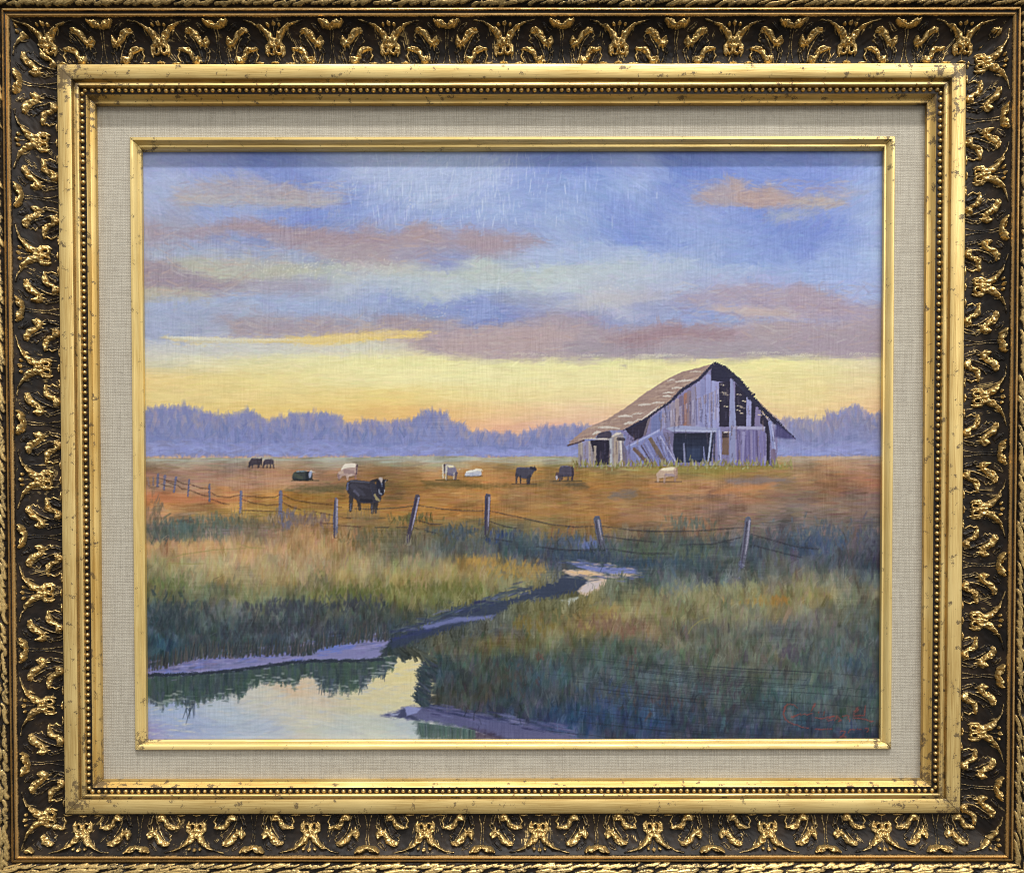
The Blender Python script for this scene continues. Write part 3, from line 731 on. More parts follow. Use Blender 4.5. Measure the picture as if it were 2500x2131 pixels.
for q in range(1500):
    a, b, y0, y1 = wisps[rng.integers(len(wisps))]; x, y = rng.uniform(a, b), rng.uniform(y0, y1); p = tx([(x, y)])[0]
    if not (0 < p[0] < W-1 and 0 < p[1] < H-1): continue
    c = np.array([(206,176,160),(204,198,196),(148,128,148),(170,150,158),(186,158,150)][rng.integers(5)])/255.; g = Fs[int(p[1]), int(p[0])]
    dab(p[0], p[1], rng.uniform(6, 26), rng.uniform(1.2, 3.4), rng.normal(0, .28), c*.55+g*.45, rng.uniform(.25, .65), .8)
# white glints on the dry vertical tooth and pale specks, painted in as colour
for q in range(420):
    x = rng.normal(1130, 170); y = rng.uniform(372, 545); p = tx([(x, y)])[0]
    if 0 < p[0] < W-1 and 0 < p[1] < H: dab(p[0], p[1], rng.uniform(5, 22), rng.uniform(.8, 1.6), math.pi/2+rng.normal(0, .12), np.array([.80, .85, .93]), rng.uniform(.15, .5), .8)
for cx0, cy0, n in ((700, 650, 110), (800, 650, 60), (930, 645, 40), (850, 460, 16), (1090, 755, 30), (1010, 490, 20), (1500, 690, 12)):
    for q in range(n):
        p = tx([(cx0+rng.normal(0, 55), cy0+rng.normal(0, 13))])[0]; dab(p[0], p[1], rng.uniform(1.5, 4), 1.2, rng.normal(0, .8), np.array([.92, .92, .86]), rng.uniform(.12, .42), .3)
# ---- 2 distant wood
TREES = [(335,1002),(358,998),(388,989),(430,988),(475,990),(490,999),(507,1003),(525,1008),(555,1008),(585,1004),(597,996),(612,1004),(627,1007),(639,1018),(657,1021),(669,1018),(703,1016),(708,1003),(730,1005),(759,1006),(798,1007),(820,1012),(831,1018),(846,1033),(878,1030),(908,1024),(930,1030),(953,1026),(975,1022),(1000,1024),(1012,1018),(1027,1007),(1042,998),(1065,1002),(1090,1010),(1104,1028),(1134,1034),(1149,1053),(1188,1054),(1209,1053),(1227,1062),(1245,1052),(1263,1063),(1284,1054),(1311,1045),(1329,1037),(1359,1045),(1377,1034),(1407,1037),(1434,1037),(1460,1045),(1700,1040),(1880,1020),(1899,1024),(1959,1021),(2007,1027),(2025,1010),(2049,1003),(2070,996),(2082,990),(2089,985),(2097,992),(2110,999),(2123,1011),(2147,1006),(2170,1006)]
CUR[0] = 'tree_line'
poly(TREES+[(2170,1114),(335,1110)], (126,135,188), .92, 3.5, 4, .3, (4, 3))
tp = np.array(TREES, float)
for q in range(420):
    x = rng.uniform(345, 2155); y = np.interp(x, tp[:, 0], tp[:, 1])
    line([(x, y+14), (x+rng.normal(0, 1), y-abs(rng.normal(0, 4.)))], [7, 2.5], jit((138,138,184), 5), .42, .5)
CUR[0] = None
def in_trees(x): return np.interp(x, tp[:, 0], tp[:, 1])
for q in range(2600):
    x = rng.uniform(345, 2155); y0 = in_trees(x); y = rng.uniform(y0+2, 1106); t = (y-y0)/(1108-y0)
    n = .5+.5*math.sin(x/37.)*math.sin(x/91.+2)
    c = np.array((126,132,180))*(1-t)+np.array((142,152,212))*t+(np.array((16,4,-16)) if x > 1900 else 0)*(1-t)
    if .2 < t < .7 and rng.random() < .35+.3*n: c = c+np.array((-16,-13,-14))
    if rng.random() < .42 and t < .32: k2 = .25+.3*rng.random(); c = c*(1-k2)+np.array((200,172,158))*k2
    if t > .7 and rng.random() < .3: c = c+12
    p = tx([(x, y)])[0]; dab(p[0], p[1], rng.uniform(7, 24), rng.uniform(1.6, 5.5), (rng.normal(0, .3) if t > .6 else math.pi/2+rng.normal(0, .45)), jit(c, 4)/255., .6)

# ---- 3 fields
def field_tone(x, y, c):
    c = np.array(c, float)
    if y < 1300:
        g = c.mean(); c = g+(c-g)*1.02
        if x >= 1500 and y >= 1170: t = min((x-1450)/500, 1)*min((y-1150)/90, 1)*.55; c = c*(1-t)+np.array((106,103,114))*t
    elif x > 1300 and y < 1400: c = c*.86+np.array((0,2,9))
    return c
GRD = [(y, [(x, tuple(field_tone(x, y, c))) for x, c in r]) for y, r in GRD]
GRD = [(y, [(x, tuple(np.array(c)+(np.array((6,10,8)) if x >= 1150 else np.array((2,8,14)))*min(max((y-1400)/80, 0), 1))) for x, c in r]) for y, r in GRD]
Fg = field(GRD); y_h = tx([(1250, 1111)])[0, 1]
wy = ((fbm(H, W, 14, 46)-.5)*26).astype(int); wxx = ((fbm(H, W, 14, 46)-.5)*70).astype(int)
iy = np.clip(YY.astype(int)+wy, int(y_h)+3, H-1); ix = np.clip(XX.astype(int)+wxx, 0, W-1)
Fg = Fg[iy, ix]*.75+Fg*.25
mot = [(fbm(H, W, 16, 22)-.5), (fbm(H, W, 12, 9)-.5), (fbm(H, W, 20, 30)-.5)]
Fg = np.clip(Fg*(1+.42*mot[0]+.30*mot[1])[..., None]+mot[2][..., None]*np.array([.10, .015, -.09]), .08, .95)
mk = np.clip((YY-y_h-(vnoise(H, W, 40, 30)-.5)*3)/1.5+.5, 0, 1)[..., None]
C[:] = C*(1-mk)+Fg*mk
def gcol(cx, cy): return Fg[min(max(int(cy), 0), H-1), min(max(int(cx), 0), W-1)]
y_g = tx([(1250, 1275)])[0, 1]
for n, L, w, op, js in ((1500, 34, 6, .7, .018), (2600, 24, 3.4, .65, .026), (2600, 15, 2, .6, .032)):
    for q in range(n):
        cx, cy = rng.uniform(0, W), rng.uniform(y_h+2, y_g+14)
        dab(cx, cy, L*rng.uniform(.6, 1.3), w*rng.uniform(.5, 1.2)*(.5+.5*min((cy-y_h)/40, 1)), rng.normal(0, .08), gcol(cx, cy)+rng.normal(0, js)+rng.normal(0, js*.6, 3), op)
for q in range(60):      # pale streaks along the field's far edge
    x = rng.uniform(345, 1500); p = tx([(x, rng.normal(1118, 3))])[0]; dab(p[0], p[1], rng.uniform(14, 40), 1.6, 0, np.array([.70, .73, .68]), .4)
for (pts, c, o) in ((([(700,1190),(780,1178),(900,1176),(960,1180),(900,1192),(760,1196)]), (104,96,62), .75), (([(1030,1170),(1100,1166),(1180,1178),(1280,1178),(1340,1172),(1300,1184),(1150,1188),(1040,1184)]), (110,94,52), .75),
                    (([(1345,1172),(1420,1174),(1440,1186),(1390,1186)]), (96,84,62), .7), (([(1770,1170),(1850,1158),(1940,1166),(1880,1180),(1790,1178)]), (132,120,124), .7), (([(1500,1196),(1560,1188),(1550,1210),(1490,1212)]), (120,112,110), .7),
                    (([(1560,1140),(1700,1128),(1920,1124),(1930,1140),(1800,1150),(1640,1152)]), (146,134,66), .7), (([(1660,1208),(1780,1202),(1700,1216),(1580,1214)]), (112,92,82), .6),
                    (([(1780,1180),(1890,1178),(1850,1196),(1740,1200)]), (198,134,86), .7), (([(360,1196),(480,1208),(600,1216),(480,1222),(360,1222)]), (198,122,84), .6),
                    (([(1180,1160),(1260,1158),(1280,1176),(1200,1176)]), (196,136,84), .6), (([(1460,1270),(1560,1250),(1640,1256),(1560,1276)]), (176,128,88), .6)):
    poly(pts, c, o, 3, 4, .1, (3, 9))
# tall grass, painted upwards
def mix_rows(n, L, w, op, js, y0, y1, x0=340, x1=2160, angs=.16):
    a, b = tx([(1250, y0)])[0, 1], tx([(1250, y1)])[0, 1]
    for q in range(n):
        cx, cy = rng.uniform(0, W), rng.uniform(a, b)
        dab(cx, cy, L*rng.uniform(.5, 1.4), w*rng.uniform(.6, 1.3), math.pi/2+rng.normal(.06, angs), gcol(cx, cy)+rng.normal(0, js)+rng.normal(0, js*.6, 3), op)
mix_rows(2600, 22, 7.5, .7, .035, 1288, 1815, angs=.3); mix_rows(4200, 17, 4.2, .6, .042, 1290, 1815, angs=.25); mix_rows(6000, 11, 2.0, .45, .045, 1290, 1815)
# bushes and dark clumps along the fence
for x, y, sx, sy, c, n in ((395,1288,38,26,(86,98,92),110),(450,1285,34,16,(88,108,104),110),(540,1268,60,10,(96,108,96),90),(470,1300,60,10,(100,106,96),60),(620,1272,60,10,(116,104,78),60),(700,1262,24,14,(112,106,122),80),(760,1262,50,12,(124,104,98),90),(376,1240,20,30,(128,110,88),50),
                          (1010,1262,60,8,(98,96,60),70),(1120,1295,55,18,(78,92,104),120),(1215,1306,40,14,(58,76,118),80),(900,1310,50,16,(110,106,78),90),(1000,1306,30,12,(104,98,76),50),(1290,1318,70,16,(80,96,104),110),(1400,1318,60,16,(76,92,118),110),(1440,1330,24,12,(100,116,176),40),
                          (1420,1352,80,10,(62,80,104),120),(1600,1340,90,14,(86,104,86),90),(1580,1372,70,14,(60,82,104),90),(1700,1345,60,16,(96,106,92),80),(1990,1300,90,24,(84,98,114),170),(2010,1320,60,22,(66,86,120),90),(2120,1330,24,40,(84,88,106),60),(1680,1275,50,10,(98,108,98),60),(1700,1380,60,10,(70,88,96),60),
                          (700,1480,80,16,(70,76,90),150),(860,1470,60,18,(66,72,84),130),(420,1500,70,40,(58,74,82),200),(640,1530,120,20,(62,70,78),170),(880,1440,120,14,(104,112,58),110),(1120,1440,60,16,(112,116,62),90),(1000,1430,110,10,(110,112,58),80),(430,1420,50,14,(110,122,74),60),
                          (1440,1500,80,14,(150,126,76),60),(1480,1520,60,16,(130,100,84),70),(1540,1530,30,14,(130,102,84),40),(1300,1520,50,18,(128,112,58),70),(1850,1465,70,8,(160,134,76),50),(1900,1462,22,8,(164,124,64),24),(1700,1450,110,12,(146,140,102),90),(1770,1430,120,10,(150,150,112),80),(2000,1600,70,40,(88,96,96),80),(1930,1590,26,22,(86,80,96),50),
                          (1240,1660,60,30,(84,72,72),40),(1500,1700,80,30,(62,84,126),60),(1620,1720,90,30,(86,70,72),50),(1760,1680,60,30,(86,74,86),40),(1540,1620,14,30,(98,80,78),14),(1320,1600,10,8,(120,84,74),8),(1080,1500,20,20,(120,112,64),30),(1250,1385,60,14,(176,142,70),90),(1180,1365,40,10,(186,148,76),50),(1300,1392,30,14,(166,140,84),50),(620,1390,160,14,(176,156,112),90),(760,1375,90,14,(176,142,104),60)):
    for q in range(n):
        p = tx([(rng.normal(x, sx*.62), rng.normal(y, sy*.62))])[0]
        if 0 <= p[0] < W and 0 <= p[1] < H: dab(p[0], p[1], rng.uniform(5, 14), rng.uniform(1.4, 3.6), math.pi/2+rng.normal(0, .3), jit(c, 7)/255., .55)

# ---- 4 creek
zc = frame_of(340, 1340, .4392); zd = frame_of(1240, 1340, .4392)
# upper channel: dark banks then pools
poly(zc([(1340,520),(1500,430),(1640,380),(1760,300),(1960,262),(2080,255),(2200,200),(2330,150),(2420,120),(2520,170),(2460,230),(2330,260),(2080,300),(1980,370),(1800,420),(1640,480),(1420,540)]), (58,70,100), .92, 3, 5)
poly(zc([(1560,425),(1640,390),(1760,372),(1980,362),(1960,382),(1760,402),(1600,440)]), (118,126,184), .8, 1.5, 2)
poly(zc([(1350,500),(1480,470),(1640,430),(1620,450),(1420,500)]), (56,66,120), .8, 2, 2)
def fringe(pts, n, h, js=12, below=6):
    q = np.asarray(pts, float); sl = np.r_[0, np.cumsum(np.hypot(*np.diff(q, axis=0).T))]
    for t in rng.uniform(0, sl[-1], n):
        x = np.interp(t, sl, q[:, 0]); y = np.interp(t, sl, q[:, 1])+rng.normal(0, 4); g = gcol(*tx([(x, y-rng.uniform(10, 24))])[0])*255
        line([(x, y+rng.uniform(0, below)), (x+rng.normal(0, 2), y-h*.5), (x+rng.normal(2, 4), y-rng.uniform(.5, 1.2)*h)], [4.5, 3, 1.2], np.clip(g+rng.normal(0, js), 20, 230), .7)
def fringe_dn(pts, n, h, js=12):
    q = np.asarray(pts, float); sl = np.r_[0, np.cumsum(np.hypot(*np.diff(q, axis=0).T))]
    for t in rng.uniform(0, sl[-1], n):
        x = np.interp(t, sl, q[:, 0]); y = np.interp(t, sl, q[:, 1])+rng.normal(0, 4); g = gcol(*tx([(x, y+26)])[0])*255
        line([(x, y+16), (x+rng.normal(0, 2), y+4), (x+rng.normal(2, 5), y-rng.uniform(.2, 1.)*h)], [5, 3.4, 1.2], np.clip(g+rng.normal(0, js), 20, 230), .75)
fringe(zc([(1340,510),(1500,428),(1640,380),(1760,300),(1960,262),(2080,250),(2200,200),(2330,150)]), 320, 16)
fringe_dn(zc([(1500,545),(1640,492),(1800,436),(1980,386),(2080,316),(2330,276),(2460,244)]), 300, 12)
for q in range(150):
    t = rng.random(); x = 960+t*330; y = 1542-t*112+rng.normal(0, 6); p = tx([(x, y)])[0]; dab(p[0], p[1], rng.uniform(8, 20), rng.uniform(1.5, 3), -.25+rng.normal(0, .15), jit([(54,64,104),(78,94,104),(92,104,110),(104,110,156)][rng.choice(4, p=[.4, .3, .2, .1])], 7)/255., .6)
CUR[0] = 'creek'
poly(zd([(320,65),(430,60),(560,95),(690,95),(730,125),(600,138),(430,105)]), (122,132,196), .9, 1.6, 2)
poly(zd([(310,112),(450,108),(560,132),(700,130),(740,142),(560,160),(540,205),(470,245),(430,252),(380,230),(450,175),(420,150),(350,142)]), (212,186,164), .95, 1.4, 2.2)
poly(zd([(330,118),(440,115),(520,140),(440,148)]), (228,190,142), .9, 1.2, 1.5)
poly(zd([(300,278),(380,262),(410,258),(370,300),(340,312)]), (184,190,182), .85, 1.4, 2)
poly(zd([(440,180),(520,168),(500,215),(440,240),(400,232)]), (208,196,202), .8, 1.4, 2)
CUR[0] = None
fringe_dn(zd([(420,262),(470,250),(545,206),(562,162),(640,150)]), 120, 14)
fringe_dn(zd([(300,300),(340,312),(372,302),(410,262)]), 70, 12)
for q in range(130):
    x = rng.uniform(1372, 1570); up_ = rng.random() < .5; y = (1366+(x-1380)*.13 if up_ else 1408+(x-1400)*-.03)+rng.normal(0, 4); p = tx([(x, y)])[0]
    dab(p[0], p[1], rng.uniform(5, 16), rng.uniform(1.2, 2.6), .08+rng.normal(0, .1), jit([(70,84,108),(104,112,170),(190,170,160),(96,104,98)][rng.choice(4, p=[.45, .2, .15, .2])], 6)/255., .6)
CUR[0] = 'creek'
# lower pool
poly([(340,1655),(500,1640),(700,1618),(900,1606),(960,1598),(1030,1590),(1042,1625),(1024,1645),(1022,1692),(1016,1713),(1030,1740),(1240,1810),(340,1812)], (192,196,198), 1, 1, 1)
CUR[0] = None
wat = [(372,1790,(150,152,202)),(420,1745,(160,178,214)),(520,1790,(158,174,208)),(640,1785,(172,186,208)),(560,1740,(176,190,208)),(700,1720,(206,202,186)),(620,1700,(204,202,190)),(760,1740,(208,204,182)),(900,1710,(216,206,164)),(980,1640,(226,212,154)),(1000,1690,(222,210,162)),(900,1770,(196,202,192)),(1000,1780,(178,192,200)),(840,1790,(186,196,198)),(717,1682,(216,190,158)),(780,1705,(210,196,172)),(450,1800,(146,160,206))]
for q in range(2600):
    x, y = rng.uniform(350, 1040), rng.uniform(1600, 1806)
    if y < np.interp(x, [350, 500, 700, 900, 960, 1040], [1652, 1644, 1622, 1612, 1604, 1596]): continue
    ds = np.array([1/(((x-a)/1.6)**2+(y-b)**2+200)**1.9 for a, b, _ in wat]); ds /= ds.sum(); c = sum(d*np.array(k[2]) for d, k in zip(ds, wat))
    p = tx([(x, y)])[0]; dab(p[0], p[1], rng.uniform(10, 34), rng.uniform(1.6, 4.5), rng.normal(.1*math.sin(x/60.), .18), jit(c, 4)/255., .7)
# reflected grass hanging into the pool
edge = np.array(zc([(40,690),(330,686),(640,652),(850,620),(1000,612),(1200,612),(1340,604),(1420,600)])); low = np.array(zc([(40,850),(130,870),(200,840),(280,860),(400,840),(520,810),(570,830),(610,760),(700,740),(800,735),(870,765),(900,715),(960,700),(1020,765),(1060,790),(1140,800),(1240,775),(1290,720),(1340,700),(1420,640)]))
poly(list(map(tuple, np.vstack([edge, low[::-1]+np.array([0, -20])]))), (60,76,86), .9, 3, 6)
for q in range(1300):
    x = rng.uniform(346, 966); y0 = np.interp(x, edge[:, 0], edge[:, 1]); y1 = np.interp(x, low[:, 0], low[:, 1])+rng.normal(0, 6)-4
    c = jit((66,82,92) if rng.random() < .6 else (72,98,84), 8)
    ya = rng.uniform(y0, max(y1-10, y0+1)); line([(x, ya), (x+rng.normal(0, 1.2), min(ya+rng.uniform(12, 50), y1))], [10, 5], c, .42, .6)
for x, y in ((463,1750),(452,1738),(788,1690),(805,1696),(884,1688),(940,1662),(397,1728)):
    for q in range(7): line([(x+rng.normal(0, 8), y-40), (x+rng.normal(0, 8), y+rng.normal(-4, 8))], [4, 1.5], jit((74,88,104), 6), .7)
for q in range(240):
    x = rng.uniform(350, 965); y = np.interp(x, low[:, 0], low[:, 1])+rng.normal(-6, 10); p = tx([(x, y)])[0]
    dab(p[0], p[1], rng.uniform(4, 13), rng.uniform(1., 2.4), rng.normal(0, .1), jit((182,188,190) if rng.random() < .6 else (84,100,104), 8)/255., .5)
# lavender mud bank
CUR[0] = 'mud_bank'
poly(zc([(40,668),(150,640),(280,600),(350,585),(500,585),(700,572),(950,570),(1000,542),(1100,516),(1300,490),(1400,488),(1350,560),(1330,602),(1200,612),(1000,612),(850,622),(640,652),(330,688),(40,692)]), (132,132,184), .95, 2, 3.5)
CUR[0] = None
for q in range(520):
    x = rng.uniform(350, 930); t = (x-350)/590; y = 1634-t*66+rng.normal(0, 10)-8*t
    p = tx([(x, y)])[0]; dab(p[0], p[1], rng.uniform(6, 22), rng.uniform(1.2, 3), -.1, jit([(156,154,204),(112,114,168),(140,132,180),(104,118,200),(122,114,150),(92,100,140)][rng.integers(6)] if not 770 < x < 860 else (104,122,200), 6)/255., .6)
for x0 in np.linspace(346, 930, 120):
    y0 = np.interp(x0, edge[:, 0], edge[:, 1]); line([(x0-6, y0+2+rng.normal(0, 1.5)), (x0+8, y0+1+rng.normal(0, 1.5))], rng.uniform(1.5, 8, 3), (48,58,76), .62, .9)
up = np.array(zc([(40,655),(150,632),(280,592),(350,578),(500,578),(700,566),(950,562),(1000,534),(1100,508),(1300,482),(1400,478)]))
for q in range(640):
    x = rng.uniform(346, 950); y = np.interp(x, up[:, 0], up[:, 1]); line([(x, y+rng.uniform(-2, 11)), (x+rng.normal(2, 4), y-rng.uniform(6, 34))], [4, 1.5], jit((62,72,80) if rng.random() < .7 else (88,86,84), 8), .65)
# right bank grass over the water's edge
rb = np.array([(960,1600),(1000,1592),(1040,1606),(1042,1626),(1026,1646),(1023,1692),(1018,1712),(1036,1728)])
for q in range(420):
    i = rng.integers(len(rb)-1); t = rng.random(); x, y = rb[i]*(1-t)+rb[i+1]*t
    line([(x+rng.uniform(4, 30), y+rng.normal(4, 6)), (x+rng.normal(-2, 5), y-rng.uniform(4, 20))], [5, 1.6], jit((58,74,86), 8) if y > 1618 else np.clip(gcol(*tx([(x+24, y-14)])[0])*255+rng.normal(0, 10), 0, 255), .75)
ze = frame_of(340, 1340, .4392)
CUR[0] = 'mud_bank'
poly(ze([(1350,922),(1400,912),(1490,870),(1580,882),(1700,870),(1850,905),(1960,935),(2072,962),(2210,985),(2300,1012),(2420,1045),(2480,1062),(2200,1062),(2050,1052),(1850,1002),(1550,950),(1480,940)]), (92,95,140), .95, 2, 3.5)
CUR[0] = None
poly(ze([(1370,918),(1440,905),(1480,880),(1500,900),(1560,950),(1480,938)]), (70,76,112), .9, 1, 1.5)
poly(ze([(1480,880),(1500,872),(1570,882),(1545,910),(1490,925)]), (138,146,200), .95, 1, 1)
poly(ze([(1400,915),(1450,908),(1440,924),(1400,926)]), (170,178,214), .8, 1, 1)
poly(ze([(1540,960),(1700,975),(1840,1000),(1870,1062),(1560,1062)]), (82,102,106), .92, 4, 6)
poly(ze([(1850,1000),(1960,1020),(2060,1062),(1860,1062)]), (70,60,88), .85, 4, 4)
for q in range(160):
    x = rng.uniform(1022, 1160); line([(x, 1765+(x-1022)*.14), (x+rng.normal(0, 3), 1765+(x-1022)*.14+rng.uniform(15, 40))], [5, 2], jit((80,104,104), 8), .6)
for q in range(140):
    x = rng.uniform(1050, 1400); y = 1728+(x-1050)*.155+rng.normal(0, 7); p = tx([(x, y)])[0]; dab(p[0], p[1], rng.uniform(10, 26), rng.uniform(1.4, 3), .16, jit([(112,116,166),(72,78,126),(90,92,136),(52,60,102)][rng.integers(4)], 6)/255., .6)

# ---- 5 barn
CUR[0] = 'barn'
zb = frame_of(1370, 860, .28)
def B(pts, c, op=1., f=.6, r=.7): poly(zb(pts), c, op, f, r, .3, (2, 3))
def L(pts, w, c, op=.95, r=.25): line(zb(pts), np.asarray(w)*.28, c, op, r)
B([(1320,110),(1500,220),(1660,390),(1820,590),(1890,680),(1885,972),(560,978),(560,760),(600,640),(760,560),(950,420),(1100,290)], (128,122,164))
B([(150,780),(540,690),(565,978),(155,984)], (146,138,146))
for x, c in ((170,(172,160,150)),(205,(148,146,188)),(245,(176,164,160)),(160,(150,140,140)),(225,(140,134,168))): L([(x, 770), (x+5, 975)], 26, c, .8)
for x, c, yt in ((890,(146,146,188),500),(930,(128,128,166),470),(975,(150,140,158),440),(1015,(164,146,150),410),(1050,(122,106,128),385),(1092,(158,108,88),360),(1120,(134,116,130),340),(1158,(142,136,166),300),(1198,(152,152,198),260),(1238,(138,142,190),240),(1285,(150,156,208),200),(1335,(158,164,214),240),(1362,(150,150,200),250)):
    L([(x, yt), (x+rng.normal(0, 3), 632)], 44, c, .85)
for q in range(70):
    x = rng.uniform(880, 1375); yt = 330+(1330-x)*.45; L([(x, yt), (x+rng.normal(0, 4), rng.uniform(yt+40, 630))], rng.uniform(4, 12), [(176,176,214),(96,92,132),(140,116,116),(168,160,180)][rng.integers(4)], .55)
B([(1310,98),(1390,88),(1480,205),(1470,250),(1310,235)], (46,46,76))
for g in ([(1380,250),(1475,240),(1466,635),(1380,635)], [(1520,255),(1625,350),(1616,640),(1518,640)], [(1660,410),(1705,455),(1690,632),(1658,632)], [(1740,500),(1825,600),(1822,962),(1788,962),(1780,640),(1735,600)]): B(g, (50,46,72))
B([(1480,228),(1502,222),(1528,640),(1468,640)], (140,146,188)); B([(1618,376),(1662,400),(1655,632),(1618,632)], (150,152,198)); B([(1700,446),(1745,512),(1730,622),(1688,622)], (126,116,158))
for x, y, w in ((1410,268,42),(1425,335,50),(1440,352,40),(1400,408,24),(1440,455,36),(1555,352,40),(1600,410,30),(1560,452,44),(1585,465,40),(1550,490,30),(1580,515,30),(1740,530,36)): L([(x-w*.5, y), (x+w*.4, y+7)], [6, 15, 5], (214,196,172), .9, .4)
for x in list(range(1490, 1790, 24))+list(rng.uniform(1480, 1790, 26)): L([(x, 665+abs(rng.normal(0, 30))), (x+rng.normal(0, 7), 960-abs(rng.normal(0, 40)))], rng.uniform(6, 28), [(124,118,172),(104,96,148),(136,126,168),(94,84,132),(150,146,190)][rng.integers(5)], .8)
B([(1470,640),(1520,640),(1520,960),(1470,960)], (138,142,184))
B([(1408,680),(1466,680),(1462,880),(1404,880)], (118,94,84)); B([(1408,680),(1466,680),(1466,730),(1408,730)], (70,58,66)); L([(1425,684), (1474,684)], 8, (222,214,214))
B([(985,690),(1335,690),(1312,940),(1000,950),(972,850)], (44,52,80)); B([(1100,820),(1220,810),(1230,930),(1090,940)], (58,74,112), .7, 3); B([(980,690),(1330,690),(1330,730),(990,740)], (36,40,62), .8, 3)
B([(905,650),(1045,624),(1385,648),(1395,684),(980,678)], (152,158,196)); L([(1000,668), (1380,676)], 7, (182,188,214))
B([(1488,630),(1782,636),(1778,660),(1500,655)], (162,160,196))
B([(878,680),(985,690),(972,850),(1000,945),(880,760)], (116,110,146), .9)
L([(1312,690), (1283,940)], 15, (164,172,204)); L([(1340,690), (1335,930)], 18, (66,70,104)); L([(1374,660), (1385,930)], 36, (138,142,190)); L([(1380,670), (1392,920)], 8, (186,188,224))
L([(1070,782), (1080,950)], [10, 20], (124,128,164)); L([(1244,812), (1255,972)], [8, 24], (112,118,162))
L([(1825,600), (1862,850)], 34, (140,146,194)); L([(1838,620), (1870,830)], 8, (180,182,220)); L([(1852,850), (1854,965)], 44, (122,106,136))
B([(560,650),(770,560),(745,680),(700,730),(620,762)], (52,46,70)); L([(535,670), (625,742)], 26, (128,122,168)); L([(770,560), (730,700)], 20, (120,108,120)); B([(790,560),(880,490),(880,640),(780,690)], (112,120,170))
B([(570,812),(870,652),(1002,948),(860,968),(640,972)], (126,130,182))
for q in range(16): L([(620+q*20, 830-q*9), (720+q*19, 968-q*1.5)], 8, [(160,164,208),(108,108,156),(96,84,106)][q % 3], .6)
L([(640,830), (770,965)], 32, (116,92,82)); L([(775,735), (905,945)], 36, (116,98,86)); L([(700,800), (800,960)], 10, (84,66,76))
L([(568,822), (870,662)], 30, (134,142,196)); L([(600,800), (860,664)], 7, (174,178,216)); L([(865,720), (1003,945)], 12, (170,172,212))
B([(252,752),(428,752),(426,965),(300,972),(285,880)], (46,42,66)); B([(285,800),(308,800),(306,930),(285,930)], (172,158,146), .9)
L([(432,738), (438,972)], 24, (172,174,182)); L([(480,740), (476,965)], 40, (168,152,140)); L([(520,762), (527,968)], 20, (208,200,196)); B([(530,760),(570,820),(580,970),(540,970)], (108,102,130), .8); L([(500,740), (545,745)], 30, (70,62,74), .8)
for q in range(150):
    x = rng.uniform(170, 1880); y = rng.uniform(250, 960)
    if x < 560: y = rng.uniform(760, 970)
    elif x < 1320 and y < 690-(x-560)*.72: continue
    elif x > 1330 and y < 120+(x-1330)*.95: continue
    if 985 < x < 1330 and y > 690: continue
    hh = rng.uniform(20, 110); L([(x, y), (x+rng.normal(0, 5), min(y+hh, 968))], rng.uniform(4, 16), [(84,78,110),(120,98,96),(104,92,112),(70,66,96),(142,120,116)][rng.integers(5)], .42, .6)
# roof
B([(60,790),(150,700),(240,640),(400,570),(560,470),(720,350),(940,212),(1050,160),(1330,86),(1312,130),(1200,222),(1050,312),(950,412),(850,472),(760,552),(600,632),(540,660),(420,666),(330,692),(290,738),(200,742),(70,802)], (160,134,124))
for q in range(120):
    t = rng.random(); x = 120+1150*t; yb = np.interp(x, [60, 420, 600, 850, 1050, 1320], [795, 660, 625, 468, 310, 110]); yt = np.interp(x, [60, 240, 560, 720, 940, 1330], [788, 645, 475, 355, 218, 92]); y = rng.uniform(yt+8, max(yb-6, yt+9))
    L([(x-rng.uniform(15, 60), y+8), (x+rng.uniform(10, 50), y-8)], rng.uniform(6, 16), [(174,146,130),(146,120,114),(164,138,130),(184,160,146)][rng.integers(4)], .6)
for a, b, w in (((1130,160),(1220,158),12),((1000,245),(1150,232),20),((930,240),(990,225),14),((970,302),(1055,298),14),((890,345),(985,338),14),((890,372),(955,370),18),((680,448),(780,442),20),((780,434),(900,424),14),((500,545),(620,545),22),((620,530),(720,520),12),((330,640),(510,650),22),((555,610),(640,600),24),((280,700),(340,680),24),((190,738),(420,742),12),((450,718),(522,690),26),((640,590),(700,570),12),((720,560),(880,460),12)):
    L([a, ((a[0]+b[0])/2, (a[1]+b[1])/2-6), b], [w*.5, w, w*.4], (206,196,186), .9, .5)
L([(60,796), (150,772), (200,752)], 14, (92,74,84)); B([(330,690),(420,668),(440,690),(440,735),(300,735)], (66,58,74), .85)
L([(545,664), (660,610), (760,556), (850,486), (950,420), (1060,312), (1200,226), (1322,98)], [10, 24, 18, 20, 22, 28, 26, 24], (48,48,80), .95, .6)
L([(700,575), (850,458)], 6, (214,204,196), .8, .4)
L([(1345,86), (1435,136), (1545,236), (1645,368), (1740,462), (1872,592), (2040,736)], [30, 50, 56, 54, 44, 44, 8], (46,46,76), .98, .8)
B([(1880,600),(2044,738),(1960,742),(1866,724)], (74,70,122), .9, 1.5); L([(1720,410), (1880,560)], 6, (158,128,126), .7)
for q in range(40): t = rng.random(); x = 1400+280*t; y = 110+t*260; L([(x, y), (x+rng.uniform(6, 26), y-rng.uniform(2, 14))], 10, (50,50,74), .8)
CUR[0] = None
for q in range(330):      # weeds along the barn's foot
    x = rng.uniform(1395, 1935); y = 1133+rng.normal(0, 4); line([(x, y), (x+rng.normal(0, 3), y-rng.uniform(3, 15))], [4, 1.2], jit([(150,146,84),(168,164,120),(126,122,60),(140,120,80)][rng.integers(4)], 6), .7)

